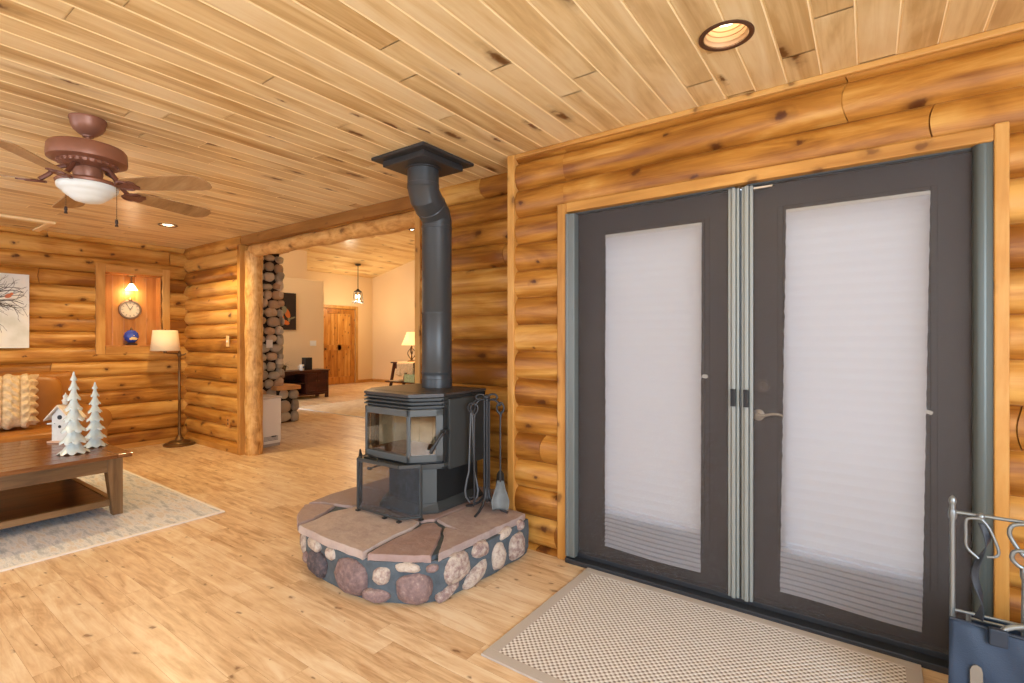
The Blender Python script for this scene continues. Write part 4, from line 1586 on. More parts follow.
mb.grid(shov, 12, 12)
obj('blade', mb, mat('worn_grey_blade', (98, 103, 104), 0.5, metal=0.2, var=0.2, vscale=30), tl, smooth=80, solid=0.003)
tl = thing('hearth_brush', 'dark hearth brush hanging behind the shovel on the tool stand', 'brush', (TX + 0.045, TY + 0.058, 0.86))
x, y = TX + 0.053, TY + 0.068
mb = MB()
loop_handle(mb, x, y, 0.868, 1.0, AXV)
obj('loop_handle', mb, iron, tl, smooth=60)
mb = MB()
mb.tube([(x, y, 0.82), (x, y, 0.47)], 0.0055, 8)
obj('shaft', mb, iron, tl, smooth=60)
mb = MB()
mb.lathe([(0.008, 0.48), (0.022, 0.46), (0.026, 0.42), (0.034, 0.30), (0.030, 0.295)], (x, y, 0), 18, mod=lambda r, z, a: r * (1 + 0.08 * sin(a * 9)))
obj('bristles', mb, mat('black_bristles', (30, 28, 26), 0.9), tl, smooth=60)

# ------------------------------------------------------------------ recessed lights
def recessed(cx, cy, R, label, power, spot, depth=0.07):
    t = thing('recessed_light', label, 'ceiling light', (cx, cy, C), 'recessed ceiling lights')
    mb = MB()
    mb.lathe([(R - 0.018, C + 0.004), (R - 0.018, C - 0.004), (R - 0.008, C - 0.008), (R, C - 0.004), (R, C - 0.0005), (R - 0.018, C + 0.004)], (cx, cy, 0), 40, cap=False)
    obj('trim_ring', mb, can_ring, t, smooth=50, label='bronze trim ring')
    mb = MB()
    mb.lathe([(R - 0.018, C + 0.003), (R - 0.022, C + 0.016), (R - 0.025, C + 0.018), (R - 0.027, C + 0.034), (R - 0.030, C + 0.036), (R - 0.032, C + 0.052), (R - 0.036, C + 0.054), (R - 0.038, C + 0.10), (0.001, C + 0.102)], (cx, cy, 0), 36, cap=False)
    obj('baffle', mb, can_in, t, smooth=40)
    mb = MB()
    mb.blob((cx, cy, C + depth), 0.050, 0.050, 0.020)
    obj('bulb', mb, bulb, t, smooth=60)
    point('recessed_lamp_light', (cx, cy, C + 0.004 if depth > 0.05 else C - 0.016), power, (1.0, 0.73, 0.36), 0.03, spot)
    return t


recessed(CANS[0][0], CANS[0][1], CANS[0][2], 'lit recessed ceiling light with bronze ring above the french doors', 10, 120)
recessed(CANS[1][0], CANS[1][1], CANS[1][2], 'lit recessed ceiling light near the corner with the floor lamp', 95, 150, 0.012)
recessed(-5.75, -0.35, 0.085, 'added recessed ceiling light over the leather sofa, for warm fill', 75, 150, 0.012)  # unseen light added as warm fill for the left side
recessed(-3.2, -1.2, 0.085, 'added recessed ceiling light beyond the ceiling fan, for warm fill', 55, 150, 0.012)  # another unseen light, added to warm the left side

# ------------------------------------------------------------------ ceiling fan
FX, FY = -3.325, 0.848
fan = thing('ceiling_fan', 'copper five-blade ceiling fan with white glass bowl light', 'ceiling fan', (FX, FY, C))
mb = MB()
mb.lathe([(0.001, C - 0.0005), (0.078, C - 0.0005), (0.080, C - 0.012), (0.074, C - 0.024), (0.073, C - 0.04), (0.062, C - 0.062), (0.040, C - 0.082), (0.026, C - 0.090), (0.024, C - 0.096), (0.001, C - 0.097)], (FX, FY, 0), 32, cap=False)
obj('canopy', mb, copper, fan, smooth=40)
mb = MB()
mb.lathe([(0.0125, C - 0.15), (0.0125, C - 0.09)], (FX, FY, 0), 16)
mb.lathe([(0.03, C - 0.152), (0.026, C - 0.135), (0.0125, C - 0.128)], (FX, FY, 0), 20)
obj('downrod', mb, copper, fan, smooth=40)
mb = MB()
mb.lathe([(0.001, 2.302), (0.04, 2.301), (0.13, 2.294), (0.155, 2.286), (0.164, 2.274), (0.168, 2.225), (0.166, 2.212), (0.150, 2.206), (0.122, 2.204), (0.118, 2.190), (0.085, 2.178), (0.001, 2.178)], (FX, FY, 0), 40, cap=False)
for j in range(26):
    a = 2 * pi * j / 26
    mb.bar((FX + 0.09 * cos(a), FY + 0.09 * sin(a), 2.184), (FX + 0.128 * cos(a), FY + 0.128 * sin(a), 2.198), 0.010, 0.010)
mot = obj('motor_housing', mb, copper, fan, smooth=40)
mb = MB()
mb.blob((FX + 0.580 * 0.168, FY - 0.814 * 0.168 + 0.02, 2.262), 0.026, 0.008, 0.012, M=Rz(radians(35.5)))
obj('patch', mb, mat('pale_oval_patch', (214, 200, 170), 0.4), mot, smooth=60, label='pale oval badge')  # small pale oval set on the housing
mb = MB()
mb.lathe([(0.060, 2.180), (0.064, 2.150), (0.058, 2.128), (0.070, 2.112), (0.126, 2.108), (0.134, 2.100), (0.132, 2.090), (0.118, 2.088), (0.001, 2.088)], (FX, FY, 0), 36, cap=False)
obj('switch_housing', mb, copper, fan, smooth=40)
mb = MB()
mb.lathe([(0.122, 2.094), (0.128, 2.084), (0.126, 2.066), (0.114, 2.054), (0.104, 2.050), (0.101, 2.042), (0.086, 2.028), (0.078, 2.024), (0.074, 2.018), (0.056, 2.006), (0.028, 1.999), (0.001, 1.998)], (FX, FY, 0), 40, cap=False)
obj('light_bowl', mb, frosted, fan, smooth=50, label='white frosted glass bowl')
for k in range(5):
    a = radians(30.5 + 72 * k)
    M = T(FX, FY, 0) @ Rz(a)
    Mp = M @ T(0, 0, 2.088) @ Rx(radians(-13))
    mb = MB()
    out = [(0.215, -0.050), (0.30, -0.058), (0.45, -0.066), (0.60, -0.072), (0.635, -0.060), (0.660, -0.030), (0.664, 0.02), (0.652, 0.050), (0.625, 0.068), (0.58, 0.072), (0.45, 0.066), (0.30, 0.058), (0.215, 0.050), (0.200, 0.030), (0.200, -0.030)]
    mb.prism(out, -0.003, 0.003, M=Mp)
    # keep the grain along the blade
    bl_o = obj('blade', mb, fan_wood, fan, bevel=0.0015)
    mb = MB()
    for (p, r) in (([(0.085, 0, 2.178), (0.12, 0, 2.165), (0.155, 0.0, 2.122), (0.19, 0.0, 2.092)], 0.011),):
        mb.tube([M @ Vector(q) for q in p], r, 8)
    for s in (-1, 1):
        cu = []
        for t_ in range(15):
            b_ = t_ / 14 * 1.6 * pi
            rr = 0.042 * (1 - 0.035 * t_)
            cu.append(Mp @ Vector((0.185 + 0.055 * (t_ / 14) - rr * 0.4 * cos(b_), s * (0.012 + rr * 0.9 * sin(b_ * 0.62)), -0.006)))
        mb.tube(cu, 0.0065, 8)
    pl = [(0.165, -0.012), (0.20, -0.022), (0.26, -0.040), (0.275, -0.020), (0.268, 0.0), (0.275, 0.020), (0.26, 0.040), (0.20, 0.022), (0.165, 0.012)]
    mb.prism(pl, -0.010, -0.003, M=Mp)
    obj('blade_iron', mb, copper_dark, bl_o, smooth=40)
for (dx, dy, zt, zb, lab) in ((-0.10, -0.066, 2.10, 1.945, 0), (0.118, 0.088, 2.10, 1.875, 1)):
    mb = MB()
    n = int((zt - zb - 0.035) / 0.009)
    for i in range(n):
        mb.blob((FX + dx, FY + dy, zt - 0.009 * i), 0.0026, 0.0026, 0.0045, nu=6, nv=4)
    ch = obj('pull_chain', mb, brass, fan, smooth=60)
    mb = MB()
    mb.lathe([(0.002, zb + 0.038), (0.006, zb + 0.034), (0.0075, zb + 0.022), (0.005, zb + 0.012), (0.0085, zb), (0.001, zb - 0.001)], (FX + dx, FY + dy, 0), 14)
    obj('chain_fob', mb, mat('dark_wood_fob', (52, 30, 22), 0.4), ch, smooth=60)

# ------------------------------------------------------------------ attic hatch in the ceiling
t = thing('attic_hatch', 'wood-trimmed attic hatch in the ceiling near the end wall', 'ceiling hatch', (-6.85, 1.0, C))
mb = MB()
for (a, b_, c, d) in ((-6.555, -6.50, 0.55, 1.41), (-7.22, -7.165, 0.55, 1.41), (-7.165, -6.555, 1.355, 1.41), (-7.165, -6.555, 0.55, 0.605)):
    mb.cur = rg.random()
    mb.box(a, b_, c, d, C - 0.020, C - 0.0005)
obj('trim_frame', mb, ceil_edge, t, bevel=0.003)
mb = MB()
for i in range(5):
    mb.cur = rg.random()
    mb.box(-7.165 + i * 0.122 + 0.002, -7.165 + (i + 1) * 0.122 - 0.002, 0.605, 1.355, C - 0.008, C - 0.001)
obj('panel', mb, ceil_y, t)

# ------------------------------------------------------------------ wall plates
def plate(name, label, cat, parent_mat, c, axis, w, h, kind):
    t = thing(name, label, cat, c)
    x, y, z = c
    inner = []

    def one(*args):
        m_ = MB()
        m_.box(*args)
        inner.append(m_)
    mb = MB()
    n = 2 if w > 0.1 else 1
    if axis == 'y':      # facing -y
        mb.box(x - w / 2, x + w / 2, y - 0.006, y, z - h / 2, z + h / 2)
        if kind == 'switch':
            one(x - 0.005, x + 0.005, y - 0.018, y - 0.004, z - 0.012, z + 0.010)
        else:
            for dz in (-0.02, 0.02):
                one(x - 0.014, x + 0.014, y - 0.008, y - 0.004, z + dz - 0.013, z + dz + 0.013)
    else:                # facing +x
        mb.box(x, x + 0.006, y - w / 2, y + w / 2, z - h / 2, z + h / 2)
        for i in range(n):
            yy = y + (i - (n - 1) / 2) * 0.05
            one(x + 0.004, x + 0.018, yy - 0.006, yy + 0.006, z - 0.014, z + 0.012)
    obj('cover_plate', mb, parent_mat, t, bevel=0.002)
    for m_ in inner:
        obj('toggle' if kind == 'switch' else 'socket', m_, white if kind == 'switch' else mat('brown_socket', (96, 66, 40), 0.5), t, bevel=0.001)


plate('light_switch', 'ivory light switch on the short log wall beside the opening', 'light switch', ivory, (-5.97, 2.783, 1.265), 'y', 0.072, 0.125, 'switch')
plate('wall_outlet', 'tan power outlet low on the short log wall beside the opening', 'outlet', mat('tan_outlet', (196, 136, 66), 0.5), (-5.96, 2.783, 0.345), 'y', 0.075, 0.12, 'outlet')
plate('light_switch', 'white double switch plate on the plaster wall left of the far pine door', 'light switch', white, (-10.439, 6.75, 1.20), 'x', 0.16, 0.12, 'switch')

# ------------------------------------------------------------------ niche: sconce, clock, ornament
ny = 2.248
t = thing('niche_light', 'small lit brass pendant light hanging inside the wall niche', 'niche light', (-7.205, ny, NZ1))
mb = MB()
mb.lathe([(0.055, NZ1 - 0.0005), (0.055, NZ1 - 0.010), (0.035, NZ1 - 0.026), (0.012, NZ1 - 0.03), (0.001, NZ1 - 0.03)], (-7.205, ny, 0), 24, cap=False)
obj('canopy', mb, brass, t, smooth=40)
mb = MB()
mb.tube([(-7.205, ny, NZ1 - 0.025), (-7.205, ny, NZ1 - 0.095)], 0.008, 8)
mb.lathe([(0.010, NZ1 - 0.09), (0.020, NZ1 - 0.10), (0.020, NZ1 - 0.115)], (-7.205, ny, 0), 16)
obj('stem', mb, brass, t, smooth=40)
mb = MB()
mb.lathe([(0.020, NZ1 - 0.112), (0.026, NZ1 - 0.125), (0.040, NZ1 - 0.150), (0.058, NZ1 - 0.178), (0.062, NZ1 - 0.185)], (-7.205, ny, 0), 24, cap=False)
mb.blob((-7.205, ny, NZ1 - 0.158), 0.022, 0.022, 0.030)
obj('glass_shade', mb, bulb_soft, t, smooth=60)
point('niche_lamp_light', (-7.195, ny, NZ1 - 0.21), 2.0, (1.0, 0.78, 0.52), 0.03)
t = thing('wall_clock', 'round silver-rimmed clock hanging in the wall niche', 'clock', (XN, 2.25, 1.645))
Mx = Ry(radians(90))
mb = MB()
mb.lathe([(0.096, 0.0), (0.112, 0.004), (0.118, 0.014), (0.112, 0.026), (0.098, 0.028), (0.094, 0.018)], (XN + 0.001, 2.25, 1.645), 40, M=Mx, cap=False)
obj('rim', mb, mat('aged_silver', (150, 128, 108), 0.35, metal=0.5), t, smooth=50)
mb = MB()
mb.lathe([(0.096, 0.002), (0.096, 0.012), (0.001, 0.012)], (XN + 0.001, 2.25, 1.645), 40, M=Mx)
for h in range(12):
    a = 2 * pi * h / 12
    r0, r1 = (0.068, 0.088)
    mb.bar((XN + 0.0145, 2.25 + r0 * cos(a), 1.645 + r0 * sin(a)), (XN + 0.0145, 2.25 + r1 * cos(a), 1.645 + r1 * sin(a)), 0.008, 0.003, mi=1)
obj('dial', mb, [mat('cream_dial', (226, 214, 190), 0.5), black], t, smooth=40)
for (ln, a, w) in ((0.052, 60, 0.008), (0.074, 118, 0.006)):
    mb = MB()
    a = radians(a)
    mb.bar((XN + 0.018, 2.25, 1.645), (XN + 0.018, 2.25 + ln * cos(a), 1.645 + ln * sin(a)), w, 0.002)
    obj('hand', mb, black, t)
mb = MB()
mb.lathe([(0.016, 0.112), (0.022, 0.122), (0.012, 0.134), (0.006, 0.145)], (XN + 0.016, 2.25, 1.645), 16)
obj('finial', mb, brass, t, smooth=50)
NZS = NZ0 + 0.0145
t = thing('glass_ornament', 'round cobalt blue ornament with pale scene standing in the niche', 'ornament', (-7.200, 2.245, NZS))
mb = MB()
mb.lathe([(0.058, NZS + 0.001), (0.060, NZS + 0.012), (0.045, NZS + 0.02), (0.036, NZS + 0.034), (0.001, NZS + 0.034)], (-7.200, 2.245, 0), 24)
obj('stand', mb, mat('dark_stand', (60, 40, 30), 0.4), t, smooth=50)
mb = MB()
mb.lathe([(0.002, NZS + 0.026), (0.036, NZS + 0.034), (0.064, NZS + 0.062), (0.077, NZS + 0.105), (0.066, NZS + 0.148), (0.038, NZS + 0.176), (0.012, NZS + 0.184), (0.001, NZS + 0.184)], (-7.200, 2.245, 0), 32)
gb = obj('globe', mb, mat('cobalt_blue_glass', (40, 74, 178), 0.2, coat=0.5), t, smooth=60)
mb = MB()
for (dy, dz, r) in ((0.0, 0.085, 0.028), (0.024, 0.078, 0.018), (-0.024, 0.076, 0.017), (0.004, 0.112, 0.012)):
    mb.blob((-7.200 + math.sqrt(max(0.0004, 0.074 ** 2 - dy ** 2)) - 0.004, 2.245 + dy, NZS + dz), 0.006, r, r * 0.75, nu=10, nv=6)
obj('painted_scene', mb, mat('pale_gilt', (236, 206, 140), 0.4), gb, smooth=60)
mb = MB()
mb.lathe([(0.012, NZS + 0.182), (0.014, NZS + 0.196), (0.006, NZS + 0.204), (0.004, NZS + 0.216), (0.001, NZS + 0.218)], (-7.200, 2.245, 0), 14)
obj('cap', mb, brass, t, smooth=50)

# ------------------------------------------------------------------ floor lamp in the corner
LX, LY = -6.85, 2.625
t = thing('floor_lamp', 'bronze swing-arm floor lamp with cream shade in the log corner', 'floor lamp', (LX, LY, 0))
mb = MB()
mb.lathe([(0.001, 0.001), (0.165, 0.001), (0.168, 0.014), (0.155, 0.026), (0.120, 0.032), (0.110, 0.048), (0.080, 0.058), (0.050, 0.066), (0.040, 0.088), (0.026, 0.105), (0.022, 0.125), (0.001, 0.125)], (LX, LY, 0), 36, cap=False)
obj('base', mb, brass, t, smooth=40)
mb = MB()
mb.lathe([(0.016, 0.12), (0.016, 0.20), (0.022, 0.205), (0.022, 0.215), (0.015, 0.22), (0.014, 0.55), (0.019, 0.556), (0.019, 0.566), (0.014, 0.572), (0.013, 1.07), (0.020, 1.08), (0.024, 1.10), (0.018, 1.125), (0.010, 1.145), (0.001, 1.15)], (LX, LY, 0), 20)
obj('pole', mb, brass, t, smooth=40)
AL = (-6.85, 2.475)
mb = MB()
mb.tube([(LX, LY, 1.108), (LX + 0.03, LY - 0.05, 1.118), (LX - 0.01, LY - 0.12, 1.122), (AL[0], AL[1], 1.124), (AL[0], AL[1], 1.20)], 0.009, 8)
mb.tube([(LX, LY, 1.094), (LX + 0.05, LY + 0.03, 1.10), (LX + 0.06, LY + 0.05, 1.115)], 0.008, 8)
mb.lathe([(0.016, 1.12), (0.02, 1.14), (0.016, 1.19)], (*AL, 0), 14)
obj('swing_arm', mb, brass, t, smooth=60)
mb = MB()
mb.lathe([(0.150, 1.150), (0.124, 1.395)], (*AL, 0), 36, cap=False)
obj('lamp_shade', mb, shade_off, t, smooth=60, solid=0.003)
mb = MB()
for k in range(3):
    a = 2 * pi * k / 3
    mb.tube([(*AL, 1.385), (AL[0] + 0.125 * cos(a), AL[1] + 0.125 * sin(a), 1.385)], 0.003, 6)
mb.tube([(*AL, 1.18), (*AL, 1.41)], 0.004, 6)
obj('harp', mb, brass, t)

# ------------------------------------------------------------------ sofa, pillow, picture
sofa = thing('leather_sofa', 'tan leather sofa against the log end wall', 'sofa', (-6.650, 0.6, 0))
SA0, SA1 = -0.80, 1.66
mb = MB()
mb.box(-7.02, -6.22, SA0, 1.76, 0.06, 0.26)
obj('base', mb, leather, sofa, bevel=0.03)
mb = MB()
mb.loft([[(-7.060, SA0, 0.25), (-6.840, SA0, 0.25), (-6.900, SA0, 0.92), (-6.960, SA0, 0.955), (-7.050, SA0, 0.93)], [(-7.060, SA1 - 0.02, 0.25), (-6.840, SA1 - 0.02, 0.25), (-6.900, SA1 - 0.02, 0.92), (-6.960, SA1 - 0.02, 0.955), (-7.050, SA1 - 0.02, 0.93)]])
obj('backrest', mb, leather, sofa, bevel=0.03, smooth=60)
for k in range(2):
    y0 = SA0 + 0.02 + k * 1.16
    mb = MB()
    mb.blob((-6.540, y0 + 0.57, 0.345), 0.36, 0.575, 0.095, p=0.35, nu=28, nv=12)
    obj('seat_cushion', mb, leather, sofa, smooth=60)
    mb = MB()
    mb.blob((-6.795, y0 + 0.57, 0.66), 0.10, 0.575, 0.275, p=0.38, nu=28, nv=14, M=T(0, 0, 0) @ Ry(radians(-8)))
    obj('back_cushion', mb, leather, sofa, smooth=60)
for (ya, yb) in ((1.545, 1.80),):
    mb = MB()
    mb.box(-7.000, -6.260, ya, yb - 0.05, 0.06, 0.50)
    mb.lathe([(0.001, 0), (0.09, 0.002), (0.115, 0.02), (0.118, 0.38), (0.115, 0.74), (0.09, 0.76), (0.001, 0.762)], (-7.020, (ya + yb) / 2 + 0.01, 0.49), 24, M=Ry(radians(90)))
    obj('arm', mb, leather, sofa, smooth=50)
for (fx, fy) in ((-6.95, SA0 + 0.08), (-6.95, 1.68), (-6.30, SA0 + 0.08), (-6.30, 1.68)):
    mb = MB()
    mb.lathe([(0.024, 0.001), (0.032, 0.062)], (fx, fy, 0), 14)
    obj('foot', mb, table_dark, sofa)
mb = MB()
PYc, PXc, PZc = 1.045, -6.555, 0.705
Mq = T(PXc, PYc, PZc) @ Rz(radians(-10)) @ Ry(radians(-22))


def knit_pt(u, v, side):
    a, b_ = 2 * u - 1, 2 * v - 1
    ex = max(0.0, (1 - abs(a) ** 3.5) * (1 - abs(b_) ** 3.5))
    th = 0.085 * ex ** 0.45
    c = (u * 4.0) % 1.0                      # four thick vertical braids
    w = abs(2 * c - 1)
    braid = max(0.0, 1 - w ** 2.2) ** 0.6
    ch = 1 if int(u * 4.0) % 2 == 0 else -1
    st_ = 0.5 + 0.5 * sin(b_ * 21 + ch * (c - 0.5) * 5.5 + (2.2 if c > 0.5 else 0.0))
    th += (0.050 * braid * (0.45 + 0.55 * st_)) * ex ** 0.4
    wob = 0.012 * sin(b_ * 21) * (abs(a) > 0.8) + 0.012 * sin(a * 13) * (abs(b_) > 0.8)
    return Mq @ Vector((side * th, a * (0.235 + wob), b_ * (0.245 + wob * 0.8 + 0.014 * braid)))


for sd in (1, -1):
    mb.grid(lambda u, v, s=sd: knit_pt(u, v, s), 96, 72)
tag(obj('throw_pillow', mb, knit, None, smooth=70, loc=(PXc, PYc, PZc)), 'cream chunky knit pillow leaning on the leather sofa', 'pillow')

t = thing('canvas_picture', 'pale winter canvas of bare branches with an orange bird above the sofa', 'picture', (-7.090, 0.95, 1.585))
mb = MB()
mb.box(-7.105, -7.075, 0.55, 1.326, 1.197, 1.953)
obj('canvas', mb, snow, t, bevel=0.003)
mb = MB()


def twig(p, ang, ln, r, dep, rg_):
    q = (p[0] + ln * cos(ang), p[1] + ln * sin(ang))
    m_ = ((p[0] + q[0]) / 2 + rg_.uniform(-0.01, 0.01), (p[1] + q[1]) / 2 + rg_.uniform(-0.01, 0.012))
    if q[0] > 1.315 or q[1] > 1.94:
        return
    mb.tube([(-7.074, p[0], p[1]), (-7.074, m_[0], m_[1]), (-7.074, q[0], q[1])], [r, r * 0.85, r * 0.7], 5)
    if dep:
        for k_ in range(rg_.choice((2, 2, 3))):
            twig(q if k_ else m_, ang + rg_.uniform(-0.75, 0.75), ln * rg_.uniform(0.6, 0.85), r * 0.66, dep - 1, rg_)


rt = random.Random(12)
twig((0.60, 1.62), 0.05, 0.26, 0.010, 4, rt)
twig((0.80, 1.64), 0.35, 0.22, 0.008, 4, rt)
twig((1.02, 1.66), 0.15, 0.16, 0.006, 3, rt)
twig((0.95, 1.65), 0.9, 0.14, 0.005, 3, rt)
obj('painted_branches', mb, mat('painted_branch_grey', (92, 86, 80), 0.8), t)
mb = MB()
mb.blob((-7.074, 1.17, 1.725), 0.003, 0.030, 0.020, nu=12, nv=6, M=Rx(radians(30)))
mb.blob((-7.074, 1.195, 1.748), 0.003, 0.014, 0.013, nu=10, nv=6)
obj('painted_bird', mb, mat('painted_orange', (206, 122, 84), 0.8), t, smooth=60)

# ------------------------------------------------------------------ rug, coffee table and ornaments
RGX0, RGX1, RGY0, RGY1 = -6.15, -3.905, -1.2, 1.80
rug = thing('area_rug', 'distressed grey and cream area rug under the coffee table', 'rug', (-5.1, 0.3, 0))
mb = MB()
mb.box(RGX0 + 0.02, RGX1 - 0.02, RGY0 + 0.02, RGY1 - 0.02, 0.001, 0.009)
obj('pile', mb, rug_m, rug)
mb = MB()
for (a, b_, c, d) in ((RGX0, RGX1, RGY0, RGY0 + 0.02), (RGX0, RGX1, RGY1 - 0.02, RGY1), (RGX0, RGX0 + 0.02, RGY0 + 0.02, RGY1 - 0.02), (RGX1 - 0.02, RGX1, RGY0 + 0.02, RGY1 - 0.02)):
    mb.box(a, b_, c, d, 0.001, 0.010)
obj('cream_edge', mb, rug_border, rug)

TZ = 0.455
TX0, TX1, TY0, TY1 = -5.66, -4.415, 0.13, 1.385
ct = thing('coffee_table', 'square oak coffee table with tapered legs and low shelf on the grey rug', 'coffee table', (-5.04, 0.75, 0.0))
mb = MB()
nb = 9
mb.box(TX0, TX1, TY0, TY0 + 0.09, TZ - 0.028, TZ)
mb.cur = 0.6
mb.box(TX0, TX1, TY1 - 0.09, TY1, TZ - 0.028, TZ)
bw = (TX1 - TX0) / nb
for i in range(nb):
    mb.cur = (i * 0.37) % 1.0
    mb.box(TX0 + i * bw + 0.0006, TX0 + (i + 1) * bw - 0.0006, TY0 + 0.09, TY1 - 0.09, TZ - 0.028, TZ)
obj('tabletop', mb, wood('table_top_wood', 'y', (72, 40, 18), (108, 66, 34), (138, 90, 50), rough=0.22, freq=24, along=0.05, knot=0.1, rvar=0.3, bump=0.03, spec=0.55), ct, bevel=0.004)
mb = MB()
mb.box(TX1 - 0.075, TX1 - 0.050, TY0 + 0.12, TY1 - 0.13, TZ - 0.125, TZ - 0.028)
obj('apron', mb, table_y, ct)
mb = MB()
mb.box(TX0 + 0.050, TX0 + 0.075, TY0 + 0.12, TY1 - 0.13, TZ - 0.125, TZ - 0.028)
obj('apron', mb, table_y, ct)
for y_ in (TY0 + 0.055, TY1 - 0.080):
    mb = MB()
    mb.box(TX0 + 0.12, TX1 - 0.12, y_, y_ + 0.025, TZ - 0.125, TZ - 0.028)
    obj('apron', mb, table_x, ct)
for (sx, lx) in ((1, TX1 - 0.045), (-1, TX0 + 0.045)):
    for (sy, ly) in ((1, TY1 - 0.045), (-1, TY0 + 0.045)):
        mb = MB()
        a0, a1 = lx - sx * 0.085, lx
        b0, b1 = ly - sy * 0.092, ly
        c0, c1 = lx - sx * 0.058, lx
        d0, d1 = ly - sy * 0.060, ly
        mb.loft([[(c0, d0, 0.011), (c1, d0, 0.011), (c1, d1, 0.011), (c0, d1, 0.011)], [(a0 + sx * 0.004, b0, 0.33), (a1, b0, 0.33), (a1, b1, 0.33), (a0 + sx * 0.004, b1, 0.33)],
                 [(a0, b0, TZ - 0.028), (a1, b0, TZ - 0.028), (a1, b1, TZ - 0.028), (a0, b1, TZ - 0.028)]])
        obj('leg', mb, table_z, ct, bevel=0.003)
mb = MB()
for i in range(8):
    mb.cur = (i * 0.43) % 1
    w = (TX1 - TX0 - 0.26) / 8
    mb.box(TX0 + 0.13 + i * w, TX0 + 0.13 + (i + 1) * w - 0.001, TY0 + 0.11, TY1 - 0.11, 0.095, 0.113)
sh = obj('lower_shelf', mb, table_dark, ct)
mb = MB()
mb.box(TX1 - 0.13, TX1 - 0.085, TY0 + 0.10, TY1 - 0.108, 0.075, 0.120)
obj('shelf_rail', mb, table_y, ct, bevel=0.003)
mb = MB()
mb.box(TX0 + 0.085, TX0 + 0.13, TY0 + 0.10, TY1 - 0.108, 0.075, 0.120)
obj('shelf_rail', mb, table_y, ct, bevel=0.003)
mb = MB()
mb.box(TX0 + 0.13, TX1 - 0.13, TY1 - 0.108, TY1 - 0.072, 0.075, 0.120)
obj('shelf_rail', mb, table_x, ct, bevel=0.003)


def ctree(label, x, y, h, R0, tiers, seed):
    rg_ = random.Random(seed)
    mb = MB()
    z0 = TZ + 0.001
    rings = []
    n = 48
    for k in range(tiers):
        f0 = k / tiers
        f1 = (k + 1) / tiers
        rb = R0 * (1 - f0) ** 0.92 + 0.008
        rt_ = R0 * (1 - f1) ** 0.95 * 0.36 + 0.003
        zb = z0 + h * (1 - (1 - f0) ** 1.10)
        zt = z0 + h * (1 - (1 - f1) ** 1.10)
        lobes = max(5, 9 - k // 2)
        ph = rg_.uniform(0, 6)
        dz = (zt - zb)
        for j, (fr, fz, sc) in enumerate(((0.55, 0.06, 0.3), (1.0, -0.12 if k else 0.0, 1.0), (0.97, 0.03, 1.0), (0.58, 0.30, 0.5), (0.24, 0.66, 0.2), (0.06, 0.98, 0.0))):
            ring = []
            for i in range(n):
                a = 2 * pi * i / n
                lob = abs(cos(lobes * a / 2 + ph))
                r = (rt_ + (rb - rt_) * fr) * (1 - 0.20 * sc * (1 - lob ** 0.8))
                zz = zb + dz * fz + (dz * 0.22 * sc * (1 - lob) if j in (1, 2) else 0)
                ring.append((x + r * cos(a), y + r * sin(a), max(zz, z0)))
            rings.append(ring)
    top = z0 + h
    rings.append([(x + 0.005 * cos(2 * pi * i / n), y + 0.005 * sin(2 * pi * i / n), top - 0.035) for i in range(n)])
    rings.append([(x + 0.0015 * cos(2 * pi * i / n), y + 0.0015 * sin(2 * pi * i / n), top) for i in range(n)])
    mb.loft(rings)
    tag(obj('ceramic_tree', mb, ceramic, None, smooth=45, loc=(x, y, TZ)), label, 'tree figurine', 'white tree figurines on the coffee table')


ctree('taller white ceramic fir tree in front on the coffee table', -4.735, 1.125, 0.595, 0.088, 8, 3)
ctree('shorter white ceramic fir tree at the corner of the coffee table', -4.90, 1.292, 0.500, 0.072, 8, 5)
bhx, bhy = -5.33, 1.215
t = thing('toy_birdhouse', 'small white wooden birdhouse behind the ceramic trees on the coffee table', 'birdhouse', (bhx, bhy, TZ))
Mb = T(bhx, bhy, TZ) @ Rz(radians(-52))
mb = MB()
mb.box(-0.075, 0.075, -0.085, 0.085, 0.001, 0.016, M=Mb)
obj('base', mb, mat('pinkish_wood_base', (214, 176, 148), 0.6), t, bevel=0.003)
mb = MB()
mb.loft([[Mb @ Vector(p) for p in ((0.055, -0.062, 0.016), (0.055, 0.062, 0.016), (0.055, 0.062, 0.215), (0.055, 0, 0.29), (0.055, -0.062, 0.215))],
         [Mb @ Vector(p) for p in ((-0.055, -0.062, 0.016), (-0.055, 0.062, 0.016), (-0.055, 0.062, 0.215), (-0.055, 0, 0.29), (-0.055, -0.062, 0.215))]])
hb_ = obj('body', mb, ceramic2, t, bevel=0.002)
for s in (-1, 1):
    mb = MB()
    mb.loft([[Mb @ Vector(p) for p in ((0.082, 0, 0.292), (0.082, s * 0.105, 0.178), (0.082, s * 0.105, 0.190), (0.082, 0, 0.308))], [Mb @ Vector(p) for p in ((-0.082, 0, 0.292), (-0.082, s * 0.105, 0.178), (-0.082, s * 0.105, 0.190), (-0.082, 0, 0.308))]])
    obj('roof', mb, mat('whitewashed_roof', (232, 222, 206), 0.6, var=0.06, vscale=40), t, bevel=0.002)
for (zz, r) in ((0.205, 0.018), (0.130, 0.012)):
    mb = MB()
    mb.lathe([(r, 0), (r, 0.003), (0.001, 0.003)], Mb @ Vector((0.054, 0, zz)), 18, M=Rz(radians(-52)) @ Ry(radians(90)))
    obj('entrance_hole', mb, black, hb_)
for yy in (-0.062, 0.062):
    mb = MB()
    mb.box(0.02, 0.066, yy - 0.028, yy + 0.028, 0.150, 0.160, M=Mb)
    obj('ledge', mb, ceramic2, t)
mb = MB()
mb.lathe([(0.016, 0.30), (0.020, 0.325), (0.026, 0.335), (0.014, 0.35), (0.018, 0.37), (0.006, 0.385), (0.001, 0.40)], (bhx, bhy, TZ), 16)
obj('finial', mb, ceramic2, t, smooth=50)

